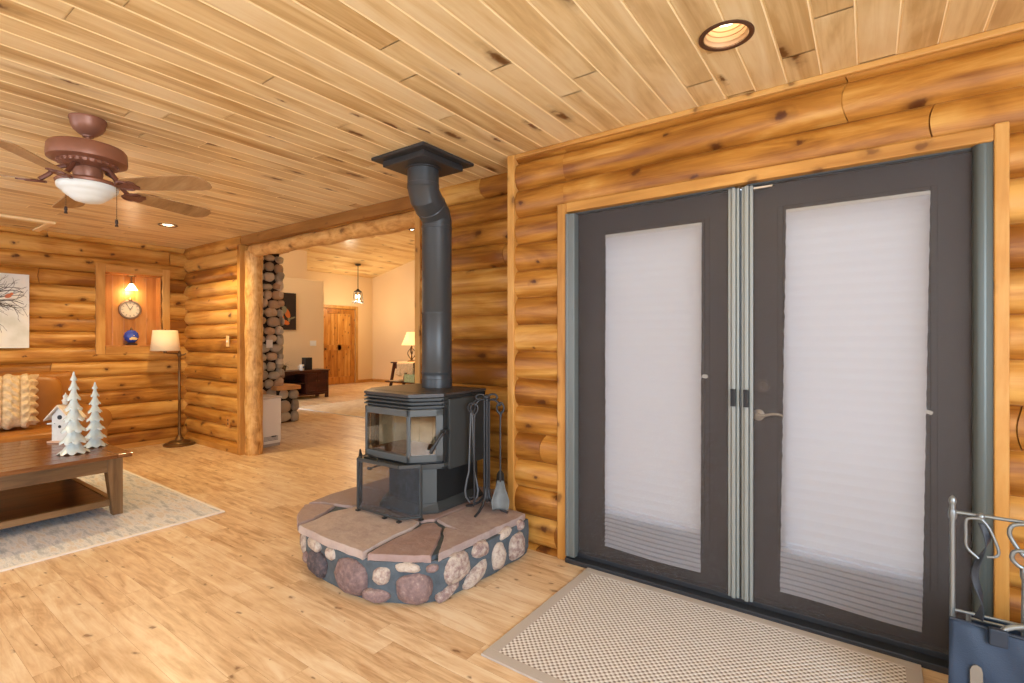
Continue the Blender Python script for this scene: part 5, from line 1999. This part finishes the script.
# ------------------------------------------------------------------ adjoining room
# stone fireplace: chimney breast and raised hearth
fp = thing('stone_fireplace', 'tall river stone fireplace column seen through the wide opening', 'fireplace', (-7.9, 3.9, 0))
FXF, FYE = -7.50, 4.31
mb = MB()
mb.box(-8.4, FXF - 0.03, 3.15, FYE - 0.03, 0, 2.63)
mb.box(-8.4, -7.37, 4.20, 4.46, 0, 0.505)
obj('mortar_core', mb, mat('charcoal_grout', (44, 34, 26), 0.9), fp)
rs = random.Random(31)
stn = MB()


def stones_on(axis, fixed, a0, a1, z0, z1, smin=0.075, smax=0.135):
    z = z0
    while z < z1 - 0.03:
        hh = rs.uniform(smin, smax)
        if z + 2 * hh * 0.8 > z1:
            hh = max(0.03, (z1 - z) / 2)
        a = a0 - rs.uniform(0, 0.10)
        while a < a1:
            hw = rs.uniform(smin, smax * 1.25)
            ca = a + hw
            if ca - hw * 0.8 > a1:
                break
            if ca + hw > a1:
                hw = max(0.03, (a1 + 0.03 - a) / 2)
                ca = a + hw
            stn.cur = rs.random()
            jz = rs.uniform(-0.015, 0.015)
            sq_ = rs.uniform(0.78, 1.02)
            if axis == 'x':
                stn.blob((fixed - 0.03, max(ca, a0 + 0.02), z + hh + jz), 0.06, hw * 0.97, hh * sq_, nu=14, nv=9, bump=0.18, seed=rs.random() * 50, p=0.8)
            else:
                stn.blob((max(ca, a0 + 0.02), fixed - 0.03, z + hh + jz), hw * 0.97, 0.06, hh * sq_, nu=14, nv=9, bump=0.18, seed=rs.random() * 50, p=0.8)
            a += 2 * hw
        z += 2 * hh * 0.93


stones_on('x', FXF, 3.15, FYE, 0.0, 2.58, 0.058, 0.092)
stones_on('y', FYE, -8.4, FXF, 0.55, 2.58, 0.058, 0.092)
stones_on('x', -7.345, 4.21, 4.48, 0.0, 0.49, 0.05, 0.11)
stones_on('y', 4.485, -8.3, -7.37, 0.0, 0.49, 0.05, 0.11)
for i in range(len(stn.v)):
    q = stn.v[i]
    stn.v[i] = (q[0], q[1], min(max(q[2], 0.003), 2.62))
obj('river_stone_facing', stn, stone_m, fp, smooth=70)
mb = MB()
mb.prism([(-8.4, 4.16), (-7.33, 4.13), (-7.30, 4.30), (-7.33, 4.53), (-8.4, 4.55)], 0.505, 0.565)
obj('hearth_slab', mb, mat('warm_sandstone', (206, 152, 92), 0.7, var=0.2, vscale=6, bump=0.3, bscale=20), fp, bevel=0.012)
mb = MB()
mb.box(-8.45, FXF + 0.05, 3.12, FYE + 0.09, 2.655, 2.685)
mb.box(-8.4, FXF, 3.15, FYE + 0.02, 2.625, 2.655)
obj('cap_board', mb, trim_y, fp, bevel=0.004)
mb = MB()
mb.box(FXF + 0.045, FXF + 0.055, 4.03, 4.13, 1.16, 1.28)
tag(obj('blank_cover_plate', mb, white, None, bevel=0.002, loc=(FXF + 0.05, 4.08, 1.22)), 'blank white cover plate fixed on the river stone column', 'cover plate')

t = thing('room_heater', 'white upright room heater standing behind the peeled log post', 'heater', (-6.0, 3.2, 0))
mb = MB()
mb.box(-6.17, -5.835, 3.02, 3.345, 0.035, 0.575)
obj('body', mb, white_app, t, bevel=0.012)
mb = MB()
mb.box(-6.18, -5.828, 3.01, 3.352, 0.575, 0.598)
obj('top_panel', mb, mat('pale_grey_enamel', (206, 196, 180), 0.4), t, bevel=0.006)
mb = MB()
mb.box(-6.165, -5.845, 3.03, 3.335, 0.002, 0.035)
obj('plinth', mb, mat('grey_plinth', (170, 160, 146), 0.5), t)
mb = MB()
for i in range(4):
    mb.box(-5.836, -5.831, 3.13, 3.30, 0.075 + i * 0.014, 0.081 + i * 0.014)
obj('vent_grille', mb, mat('grey_vent', (120, 112, 104), 0.5), t)
mb = MB()
mb.box(-5.836, -5.829, 3.22, 3.28, 0.115, 0.128)
obj('control_panel', mb, black, t)

# far pine door
mb = MB()
mb.box(-12.36, -12.335, 8.215, 8.30, 0, 2.255)
mb.box(-12.36, -12.335, 9.37, 9.455, 0, 2.255)
mb.box(-12.36, -12.333, 8.30, 9.37, 2.17, 2.257)
struct('trim_11', mb, trim_z, bevel=0.004)
mb = MB()
st_ = 0.14
ym = (8.31 + 9.36) / 2
X0, X1 = -12.40, -12.365
for (a, b_, c, d) in ((8.31, 8.31 + st_, 0.012, 2.16), (9.36 - st_, 9.36, 0.012, 2.16), (ym - 0.06, ym + 0.06, 0.2, 2.05), (8.45, 9.22, 0.012, 0.22), (8.45, 9.22, 0.98, 1.13), (8.45, 9.22, 2.02, 2.16)):
    mb.cur = rg.random()
    mb.box(X0, X1, a, b_, c, d)
for (a, b_) in ((8.45, ym - 0.06), (ym + 0.06, 9.22)):
    for (c, d) in ((0.22, 0.98), (1.13, 2.02)):
        w = (b_ - a) / 3
        for i in range(3):
            mb.cur = rg.random()
            mb.box(X0, X1 - 0.014, a + i * w + 0.002, a + (i + 1) * w - 0.002, c, d)
d3 = struct('door_3', mb, door_pine, bevel=0.004)
mb = MB()
mb.blob((-12.34, 8.37, 1.02), 0.03, 0.03, 0.03)
mb.lathe([(0.03, 0), (0.03, 0.01), (0.012, 0.014)], (-12.366, 8.37, 1.02), 16, M=Ry(radians(90)))
obj('door_knob', mb, brass, d3, smooth=50)

# media console with things on it
CX, CY0, CY1, CZ = -9.86, 5.60, 6.76, 0.62
t = thing('media_console', 'dark cherry media console with open bay and panel doors', 'console', (CX - 0.2, 6.18, 0))
mb = MB()
mb.box(CX - 0.44, CX + 0.025, CY0 - 0.025, CY1 + 0.025, CZ - 0.028, CZ)
obj('top', mb, console_w, t, bevel=0.004)
mb = MB()
for (a, b_, c, d, e, f) in ((CX - 0.42, CX, CY0, CY0 + 0.025, 0.08, CZ - 0.028), (CX - 0.42, CX, CY1 - 0.025, CY1, 0.08, CZ - 0.028), (CX - 0.42, CX - 0.40, CY0, CY1, 0.08, CZ - 0.028),
                            (CX - 0.42, CX, CY0, CY1, 0.08, 0.115), (CX - 0.42, CX - 0.01, 6.20, 6.225, 0.08, CZ - 0.028), (CX - 0.40, CX - 0.02, CY0, 6.20, 0.34, 0.36), (CX - 0.02, CX, CY0, CY1, CZ - 0.07, CZ - 0.028)):
    mb.box(a, b_, c, d, e, f)
obj('carcass', mb, console_w, t, bevel=0.002)
for (a, b_) in ((6.228, 6.476), (6.484, 6.732)):
    mb = MB()
    mb.box(CX - 0.016, CX + 0.004, a, a + 0.05, 0.12, CZ - 0.075)
    mb.box(CX - 0.016, CX + 0.004, b_ - 0.05, b_, 0.12, CZ - 0.075)
    mb.box(CX - 0.016, CX + 0.004, a + 0.05, b_ - 0.05, 0.12, 0.17)
    mb.box(CX - 0.016, CX + 0.004, a + 0.05, b_ - 0.05, CZ - 0.125, CZ - 0.075)
    mb.box(CX - 0.014, CX - 0.004, a + 0.05, b_ - 0.05, 0.17, CZ - 0.125)
    dd = obj('door', mb, console_w, t, bevel=0.002)
    mb = MB()
    mb.blob((CX + 0.012, b_ - 0.025 if a < 6.3 else a + 0.025, 0.38), 0.012, 0.010, 0.010, nu=8, nv=6)
    obj('knob', mb, brass, dd, smooth=60)
for ly in (CY0 + 0.03, CY1 - 0.03):
    for lx in (CX - 0.39, CX - 0.03):
        mb = MB()
        mb.box(lx - 0.03, lx + 0.03, ly - 0.03, ly + 0.03, 0.001, 0.085)
        obj('foot', mb, console_w, t, bevel=0.003)
t = thing('black_speaker', 'black upright speaker box on the dark cherry console', 'speaker', (CX - 0.16, 6.36, CZ))
mb = MB()
mb.box(CX - 0.25, CX - 0.10, 6.26, 6.42, CZ + 0.001, CZ + 0.27)
obj('cabinet', mb, black, t, bevel=0.006)
mb = MB()
mb.box(CX - 0.10, CX - 0.094, 6.27, 6.41, CZ + 0.012, CZ + 0.258)
obj('grille', mb, mat('grille_cloth', (34, 30, 28), 0.9), t)
t = thing('white_mug', 'small white mug with blue mark beside the black speaker', 'mug', (CX - 0.10, 6.17, CZ))
mb = MB()
mb.lathe([(0.001, CZ + 0.001), (0.044, CZ + 0.001), (0.048, CZ + 0.02), (0.048, CZ + 0.125), (0.044, CZ + 0.125), (0.044, CZ + 0.02), (0.001, CZ + 0.02)], (CX - 0.10, 6.17, 0), 24, cap=False)
cu_ = obj('cup', mb, white, t, smooth=40)
mb = MB()
mb.tube([(CX - 0.10, 6.12, CZ + 0.10), (CX - 0.10, 6.085, CZ + 0.09), (CX - 0.10, 6.085, CZ + 0.05), (CX - 0.10, 6.12, CZ + 0.03)], 0.007, 8)
obj('handle', mb, white, t, smooth=60)
mb = MB()
mb.blob((CX - 0.0535, 6.18, CZ + 0.07), 0.003, 0.018, 0.024, nu=10, nv=6)
obj('blue_mark', mb, mat('blue_glaze', (60, 80, 140), 0.4), cu_, smooth=60)
t = thing('potted_plant', 'dark leafy potted plant at the hidden end of the console', 'plant', (CX - 0.18, 5.78, CZ))
mb = MB()
mb.lathe([(0.001, CZ + 0.001), (0.06, CZ + 0.001), (0.08, CZ + 0.11), (0.072, CZ + 0.11), (0.066, CZ + 0.09), (0.001, CZ + 0.09)], (CX - 0.18, 5.78, 0), 20, cap=False)
obj('pot', mb, mat('brown_pot', (92, 58, 40), 0.6), t, smooth=40)
mb = MB()
rl = random.Random(9)
for i in range(34):
    a = rl.uniform(0, 2 * pi)
    el = rl.uniform(0.2, 1.35)
    ln = rl.uniform(0.13, 0.30)
    base = Vector((CX - 0.18, 5.78, CZ + 0.09))
    dr3 = Vector((cos(a) * cos(el), sin(a) * cos(el), sin(el)))
    side = Vector((-sin(a), cos(a), 0))
    pts = []
    for k in range(6):
        u = k / 5
        c_ = base + dr3 * ln * u + Vector((0, 0, -0.10 * u * u))
        w = 0.020 * sin(pi * min(0.98, u * 0.9 + 0.08))
        pts.append((c_ - side * w, c_ + side * w))
    vs = [q for pr in pts for q in pr]
    mb.add(vs, [(2 * k, 2 * k + 1, 2 * k + 3, 2 * k + 2) for k in range(5)])
obj('leaves', mb, mat('dark_green_leaf', (62, 66, 34), 0.5), t, smooth=60)

t = thing('wall_art', 'black canvas with orange and grey shapes on the plaster wall beside the stone column', 'picture', (-10.43, 6.1, 1.9))
mb = MB()
mb.box(-10.437, -10.405, 5.55, 6.31, 1.50, 2.31)
obj('canvas', mb, mat('black_canvas', (38, 22, 14), 0.6), t, bevel=0.003)
mb = MB()
for (yy, zz, ry, rz_, an) in ((6.10, 1.86, 0.06, 0.12, 25), (6.06, 1.66, 0.10, 0.05, -20), (5.95, 1.74, 0.09, 0.07, 40)):
    mb.blob((-10.404, yy, zz), 0.003, ry, rz_, M=Rx(radians(an)), nu=14, nv=8)
obj('painted_orange', mb, mat('painted_burnt_orange', (196, 104, 40), 0.7), t, smooth=60)
mb = MB()
for (yy, zz, ry, rz_, an) in ((6.04, 1.93, 0.06, 0.09, 20), (6.22, 1.76, 0.08, 0.02, 20), (6.14, 1.72, 0.03, 0.05, 0)):
    mb.blob((-10.4035, yy, zz), 0.003, ry, rz_, M=Rx(radians(an)), nu=14, nv=8)
obj('painted_grey', mb, mat('painted_grey_green', (128, 122, 92), 0.7), t, smooth=60)

# pale rug of the far room
t = thing('far_rug', 'pale cream rug on the floor of the adjoining room', 'rug', (-7.9, 6.3, 0))
mb = MB()
mb.box(-8.75, -5.6, 5.30, 7.05, 0.001, 0.010)
obj('pile', mb, rug2_m, t)
mb = MB()
for (a, b_, c, d) in ((-8.78, -5.57, 5.27, 5.30), (-8.78, -5.57, 7.05, 7.08), (-8.78, -8.75, 5.30, 7.05), (-5.60, -5.57, 5.30, 7.05)):
    mb.box(a, b_, c, d, 0.001, 0.011)
obj('cream_edge', mb, rug_border, t)

# pendant lantern
PXn, PYn = -11.45, 8.77
PZ = vz(PXn)
t = thing('pendant_lantern', 'lit iron lantern hanging from the vaulted ceiling of the adjoining room', 'pendant light', (PXn, PYn, PZ))
mb = MB()
mb.lathe([(0.001, PZ - 0.005), (0.075, PZ - 0.005), (0.075, PZ - 0.028), (0.02, PZ - 0.045), (0.001, PZ - 0.045)], (PXn, PYn, 0), 20, cap=False)
obj('canopy', mb, iron, t, smooth=40)
ZT, ZB = 2.66, 2.28
mb = MB()
mb.tube([(PXn, PYn, PZ - 0.04), (PXn, PYn, ZT)], 0.009, 8)
obj('rod', mb, iron, t)
mb = MB()
mb.lathe([(0.02, ZT + 0.02), (0.05, ZT - 0.02), (0.105, ZT - 0.055), (0.105, ZT - 0.07)], (PXn, PYn, 0), 6)
for k in range(6):
    a = 2 * pi * k / 6
    p0 = Vector((PXn + 0.10 * cos(a), PYn + 0.10 * sin(a), ZT - 0.06))
    p1 = Vector((PXn + 0.135 * cos(a), PYn + 0.135 * sin(a), ZB + 0.03))
    mb.tube([p0, p1, p1 + Vector((0.02 * cos(a), 0.02 * sin(a), -0.04))], 0.008, 6)
mb.tube([(PXn + 0.135 * cos(2 * pi * k / 24), PYn + 0.135 * sin(2 * pi * k / 24), ZB + 0.03) for k in range(24)], 0.009, 6, closed=True)
cg = obj('cage', mb, iron, t, smooth=40)
for k in range(3):
    a = 2 * pi * k / 3
    mb = MB()
    mb.blob((PXn + 0.05 * cos(a), PYn + 0.05 * sin(a), ZB + 0.19), 0.024, 0.024, 0.055, nu=10, nv=8)
    obj('candle_bulb', mb, bulb, t, smooth=60)
    mb = MB()
    mb.tube([(PXn + 0.05 * cos(a), PYn + 0.05 * sin(a), ZB + 0.06), (PXn + 0.05 * cos(a), PYn + 0.05 * sin(a), ZB + 0.14)], 0.012, 8)
    mb.tube([(PXn + 0.05 * cos(a), PYn + 0.05 * sin(a), ZB + 0.07), (PXn + 0.135 * cos(a), PYn + 0.135 * sin(a), ZB + 0.03)], 0.006, 6)
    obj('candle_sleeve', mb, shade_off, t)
point('pendant_lantern_light', (PXn, PYn, ZB + 0.02), 36, WARM2, 0.08)

# end table, lamp, cloth, tissue box, magazine
EX, EY = -10.15, 9.45
t = thing('end_table', 'dark wood end table with slanted legs and low shelf by the far plaster wall', 'end table', (EX, EY, 0))
mb = MB()
mb.box(-10.56, -9.60, 9.15, 9.72, 0.645, 0.68)
obj('tabletop', mb, console_w, t, bevel=0.004)
mb = MB()
mb.box(-10.72, -9.50, 9.08, 9.78, 0.135, 0.165)
obj('lower_shelf', mb, console_w, t, bevel=0.004)
for (ax_, bx_) in ((-10.46, -10.62), (-9.70, -9.56)):
    for yy in (9.20, 9.67):
        mb = MB()
        mb.bar((ax_, yy, 0.645), (bx_, yy, 0.002), 0.07, 0.05, up=(0, 1, 0))
        obj('leg', mb, console_w, t, bevel=0.003)
mb = MB()
mb.box(-10.47, -9.70, 9.19, 9.21, 0.50, 0.645)
obj('apron', mb, console_w, t)
lampx, lampy = -10.03, 9.42
t = thing('table_lamp', 'lit table lamp with pale empire shade and scrolled iron base', 'table lamp', (lampx, lampy, 0.68))
mb = MB()
mb.lathe([(0.001, 0.693), (0.115, 0.693), (0.118, 0.708), (0.09, 0.722), (0.03, 0.735), (0.022, 0.76)], (lampx, lampy, 0), 24)
obj('base', mb, brass, t, smooth=40)
mb = MB()
mb.tube([(lampx, lampy, 0.74), (lampx, lampy, 1.20)], 0.012, 8)
for k in range(4):
    a = 2 * pi * k / 4 + 0.4
    pts = []
    for j in range(13):
        u = j / 12
        r = 0.02 + 0.085 * sin(pi * u) ** 1.5 * (1.0 if u < 0.7 else 0.8)
        b_ = a + 1.2 * u
        pts.append((lampx + r * cos(b_), lampy + r * sin(b_), 0.74 + 0.36 * u))
    mb.tube(pts, 0.011, 6)
obj('scrolled_stem', mb, mat('dark_bronze', (84, 60, 36), 0.4, metal=0.5), t, smooth=60)
mb = MB()
mb.lathe([(0.265, 1.135), (0.19, 1.31), (0.125, 1.485)], (lampx, lampy, 0), 32, cap=False)
obj('lamp_shade', mb, shade_lit, t, smooth=70, solid=0.004)
mb = MB()
mb.blob((lampx, lampy, 1.27), 0.035, 0.035, 0.05)
obj('bulb', mb, bulb_soft, t, smooth=60)
point('table_lamp_light', (lampx, lampy, 1.36), 32, WARM, 0.05)
mb = MB()
rc = random.Random(4)


def cloth(u, v):
    x = -10.28 + 0.62 * u
    fold = 0.014 * sin(u * 17) + 0.010 * sin(u * 41)
    if v < 0.45:
        return (x, 9.70 - (9.70 - 9.135) * v / 0.45, 0.686 + 0.003 * sin(u * 20 + v * 9))
    w = (v - 0.45) / 0.55
    return (x + 0.02 * sin(w * 5), 9.130 - 0.018 - fold * w, 0.684 - 0.33 * w - 0.05 * w * sin(u * 7))


mb.grid(cloth, 40, 16)
tag(obj('table_cloth', mb, mat('beige_fringed_cloth', (206, 186, 150), 0.9, var=0.2, vscale=30), None, smooth=70, loc=(-10.0, 9.4, 0.68), solid=0.005), 'beige cloth draped over the front of the end table', 'cloth')
t = thing('tissue_box', 'green patterned tissue box with white tissue on the low shelf', 'tissue box', (-9.72, 9.18, 0.165))
mb = MB()
mb.box(-9.96, -9.58, 9.085, 9.30, 0.166, 0.37)
obj('box', mb, mat('sage_green_card', (150, 172, 138), 0.7, var=0.3, vscale=22), t, bevel=0.004)
mb = MB()


def tis(u, v):
    a = u * 2 * pi
    r = 0.03 + 0.07 * v + 0.02 * v * sin(3 * a)
    return (-9.77 + r * 1.2 * cos(a), 9.19 + r * 0.5 * sin(a), 0.372 + 0.16 * v * (1 - 0.35 * sin(a * 2 + 1)))


mb.grid(tis, 24, 5)
obj('tissue', mb, mat('white_tissue', (246, 240, 226), 0.9), t, smooth=80)
mb = MB()
mb.box(-10.55, -10.18, 9.10, 9.38, 0.166, 0.186)
tag(obj('magazine', mb, mat('pale_magazine', (224, 204, 164), 0.6), None, bevel=0.003, loc=(-10.36, 9.24, 0.166)), 'pale magazine lying at the end of the low shelf', 'magazine')
# recessed light of the vault, seen beside the right jamb
vx_, vy_ = -8.84, 8.31
vzz = vz(vx_)
Mv = Ry(-math.atan(VS))
t = thing('recessed_light', 'small recessed eyeball light high on the vaulted ceiling of the adjoining room', 'ceiling light', (vx_, vy_, vzz), 'recessed ceiling lights')
mb = MB()
mb.lathe([(0.075, -0.003), (0.080, -0.018), (0.105, -0.014), (0.108, -0.002), (0.075, -0.003)], (vx_, vy_, vzz), 32, M=Mv, cap=False)
obj('trim_ring', mb, can_ring, t, smooth=50)
mb = MB()
mb.lathe([(0.078, -0.003), (0.074, -0.040), (0.060, -0.058), (0.052, -0.050), (0.050, -0.030), (0.001, -0.030)], (vx_, vy_, vzz), 32, M=Mv, cap=False)
obj('eyeball', mb, can_ring, t, smooth=50)
mb = MB()
mb.lathe([(0.001, -0.050), (0.030, -0.047), (0.048, -0.036)], (vx_, vy_, vzz), 24, M=Mv, cap=False)
obj('bulb', mb, bulb, t, smooth=60)

# fill lights without fixtures, added to brighten the adjoining room
point('vault_fill_a', (-8.6, 6.6, vz(-8.6) - 0.15), 40, WARM2, 0.10)
point('vault_fill_b', (-5.2, 6.0, vz(-5.2) - 0.3), 22, WARM2, 0.12)
point('vault_fill_c', (-9.5, 4.2, vz(-9.5) - 0.4), 26, WARM2, 0.10)

# ------------------------------------------------------------------ log holder with navy carrier at the right
lh = thing('log_holder', 'pewter metal log holder frame with top bar beside the french doors', 'log holder', (0.5, 2.2, 0))
ZBAR = 0.715
for (x, y) in ((0.224, 2.20), (0.80, 2.20), (0.29, 2.42), (0.80, 2.42)):
    mb = MB()
    hgt = 0.742 if y < 2.3 else 0.30
    mb.tube([(x, y, 0.012), (x, y, 0.15), (x, y, hgt)], 0.0075, 10)
    if y < 2.3:
        mb.lathe([(0.008, hgt - 0.002), (0.011, hgt + 0.006), (0.009, hgt + 0.018), (0.003, hgt + 0.026)], (x, y, 0), 12)
        mb.lathe([(0.010, hgt - 0.05), (0.012, hgt - 0.035), (0.010, hgt - 0.02)], (x, y, 0), 12)
    mb.lathe([(0.018, 0.002), (0.018, 0.012), (0.010, 0.016)], (x, y, 0), 12)
    obj('post', mb, pewter, lh, smooth=60)
mb = MB()
mb.tube([(0.224, 2.20, ZBAR), (0.80, 2.20, ZBAR)], 0.0058, 10)
obj('top_bar', mb, pewter, lh, smooth=60)
for (y, z, xa) in ((2.20, 0.392, 0.224), (2.42, 0.285, 0.29)):
    mb = MB()
    mb.tube([(xa, y, z), (0.80, y, z)], 0.005, 8)
    obj('side_bar', mb, pewter, lh, smooth=60)
for (xa, xb) in ((0.224, 0.29), (0.80, 0.80)):
    mb = MB()
    mb.tube([(xa, 2.20, 0.14), (xb, 2.42, 0.14)], 0.005, 8)
    obj('end_bar', mb, pewter, lh, smooth=60)
bag = thing('log_carrier_bag', 'navy canvas log carrier bag slung in the pewter log holder', 'bag', (0.5, 2.30, 0.03))


def bagf(yb, s, top, x0):
    def f(u, v):
        x = x0 + (0.795 - x0) * u
        z = top - (top - 0.035) * v - 0.010 * sin(pi * u) * (1 - v)
        y = yb - s * (0.012 + 0.026 * sin(pi * v) + 0.006 * sin(u * 14 + v * 3) + 0.004 * sin(u * 31 - v * 9))
        return (x - 0.010 * v, y, z)
    return f


for (yb, s, top, x0) in ((2.172, 1, 0.382, 0.212), (2.452, -1, 0.29, 0.30)):
    mb = MB()
    mb.grid(bagf(yb, s, top, x0), 40, 20)
    obj('side_panel', mb, navy, bag, smooth=80, solid=0.004)
mb = MB()
mb.grid(lambda u, v: (0.212 + 0.08 * v + (0.575 - 0.08 * v) * u, 2.160 + 0.298 * v, 0.036 - 0.010 * sin(pi * v)), 8, 10)
obj('bottom_panel', mb, navy, bag, smooth=80, solid=0.004)
mb = MB()
mb.tube([(0.213, 2.156, 0.381), (0.36, 2.152, 0.372), (0.52, 2.152, 0.370), (0.79, 2.156, 0.378)], 0.005, 8)
obj('top_binding', mb, navy_d, bag, smooth=60)
mb = MB()
hp = []
for k in range(17):
    a = pi * k / 16
    hp.append((0.515 - 0.185 * cos(a), 2.142 + 0.02 * sin(a), 0.360 + 0.060 * sin(a) ** 0.7))
mb.tube(hp, 0.0085, 10)
obj('carry_handle', mb, pewter, bag, smooth=60, label='grey tubular carry handle')
for x in (0.325, 0.705):
    mb = MB()
    mb.box(x - 0.022, x + 0.022, 2.130, 2.150, 0.335, 0.388)
    obj('handle_loop', mb, navy_d, bag, bevel=0.004)
mb = MB()
cl_ = [(0.0, 0.06), (0.006, 0.075), (0.016, 0.080), (0.026, 0.075), (0.030, 0.06), (0.030, -0.05), (0.0, -0.05)]
mb.prism([(0.258 + a, b_ + 0.185) for a, b_ in cl_], 0, 0.008, M=T(0, 2.132, 0) @ Rx(radians(90)))
obj('metal_clip', mb, mat('polished_clip', (150, 152, 152), 0.25, metal=0.7), bag, bevel=0.003, label='polished metal clip')

t = thing('hanging_strap', 'dark strap with pewter wire handle hanging from the log holder bar', 'strap', (0.305, 2.19, ZBAR))
mb = MB()
hx = 0.292
mb.tube(spline([(hx, 2.186, ZBAR - 0.006), (hx - 0.028, 2.186, ZBAR - 0.010), (hx - 0.036, 2.186, ZBAR - 0.022), (hx - 0.036, 2.186, ZBAR - 0.06), (hx - 0.034, 2.186, ZBAR - 0.105), (hx - 0.006, 2.186, ZBAR - 0.135)]), 0.0042, 8)
mb.tube(spline([(hx, 2.186, ZBAR - 0.006), (hx + 0.020, 2.186, ZBAR - 0.035), (hx + 0.040, 2.186, ZBAR - 0.095), (hx + 0.036, 2.186, ZBAR - 0.118), (hx + 0.014, 2.186, ZBAR - 0.125)]), 0.0042, 8)
mb.blob((hx, 2.192, ZBAR), 0.011, 0.012, 0.012)
obj('wire_handle', mb, pewter, t, smooth=60)
mb = MB()


def strap(u, v):
    tw = v * 5.5
    w = 0.014 * (1 - 0.3 * sin(v * pi))
    cx_ = hx + 0.006 - 0.018 * v + 0.012 * sin(v * 9)
    return (cx_ + (2 * u - 1) * w * cos(tw), 2.186 + (2 * u - 1) * w * sin(tw), ZBAR - 0.02 - 0.31 * v)


mb.grid(strap, 4, 40)
obj('twisted_strap', mb, mat('dark_leather_strap', (40, 48, 58), 0.5), t, smooth=60, solid=0.003)
t = thing('looped_poker', 'pewter poker with twisted loop handle hanging from the log holder', 'poker', (0.40, 2.19, ZBAR))
px_ = 0.392
mb = MB()
lp = [(px_ + 0.004, 2.184, ZBAR - 0.142), (px_ - 0.016, 2.182, ZBAR - 0.132), (px_ - 0.030, 2.180, ZBAR - 0.112), (px_ - 0.024, 2.178, ZBAR - 0.090), (px_ - 0.004, 2.176, ZBAR - 0.084),
      (px_ + 0.016, 2.178, ZBAR - 0.094), (px_ + 0.014, 2.182, ZBAR - 0.108), (px_ - 0.004, 2.186, ZBAR - 0.098), (px_ - 0.022, 2.188, ZBAR - 0.070), (px_ - 0.034, 2.188, ZBAR - 0.040),
      (px_ - 0.028, 2.188, ZBAR - 0.014), (px_ - 0.004, 2.188, ZBAR - 0.004), (px_ + 0.022, 2.188, ZBAR - 0.006), (px_ + 0.036, 2.188, ZBAR - 0.026), (px_ + 0.030, 2.186, ZBAR - 0.050)]
mb.tube(spline(lp), 0.0062, 10)
obj('loop_handle', mb, pewter, t, smooth=60)
mb = MB()
mb.lathe([(0.009, ZBAR - 0.175), (0.012, ZBAR - 0.165), (0.012, ZBAR - 0.145), (0.008, ZBAR - 0.135)], (px_, 2.184, 0), 14)
mb.tube([(px_, 2.184, ZBAR - 0.14), (px_, 2.192, 0.42), (px_, 2.20, 0.30), (px_, 2.204, 0.11)], 0.0075, 10)
mb.tube([(px_, 2.202, 0.16), (px_ + 0.03, 2.202, 0.14), (px_ + 0.04, 2.202, 0.165)], [0.006, 0.005, 0.002], 8)
obj('shaft', mb, pewter, t, smooth=60)
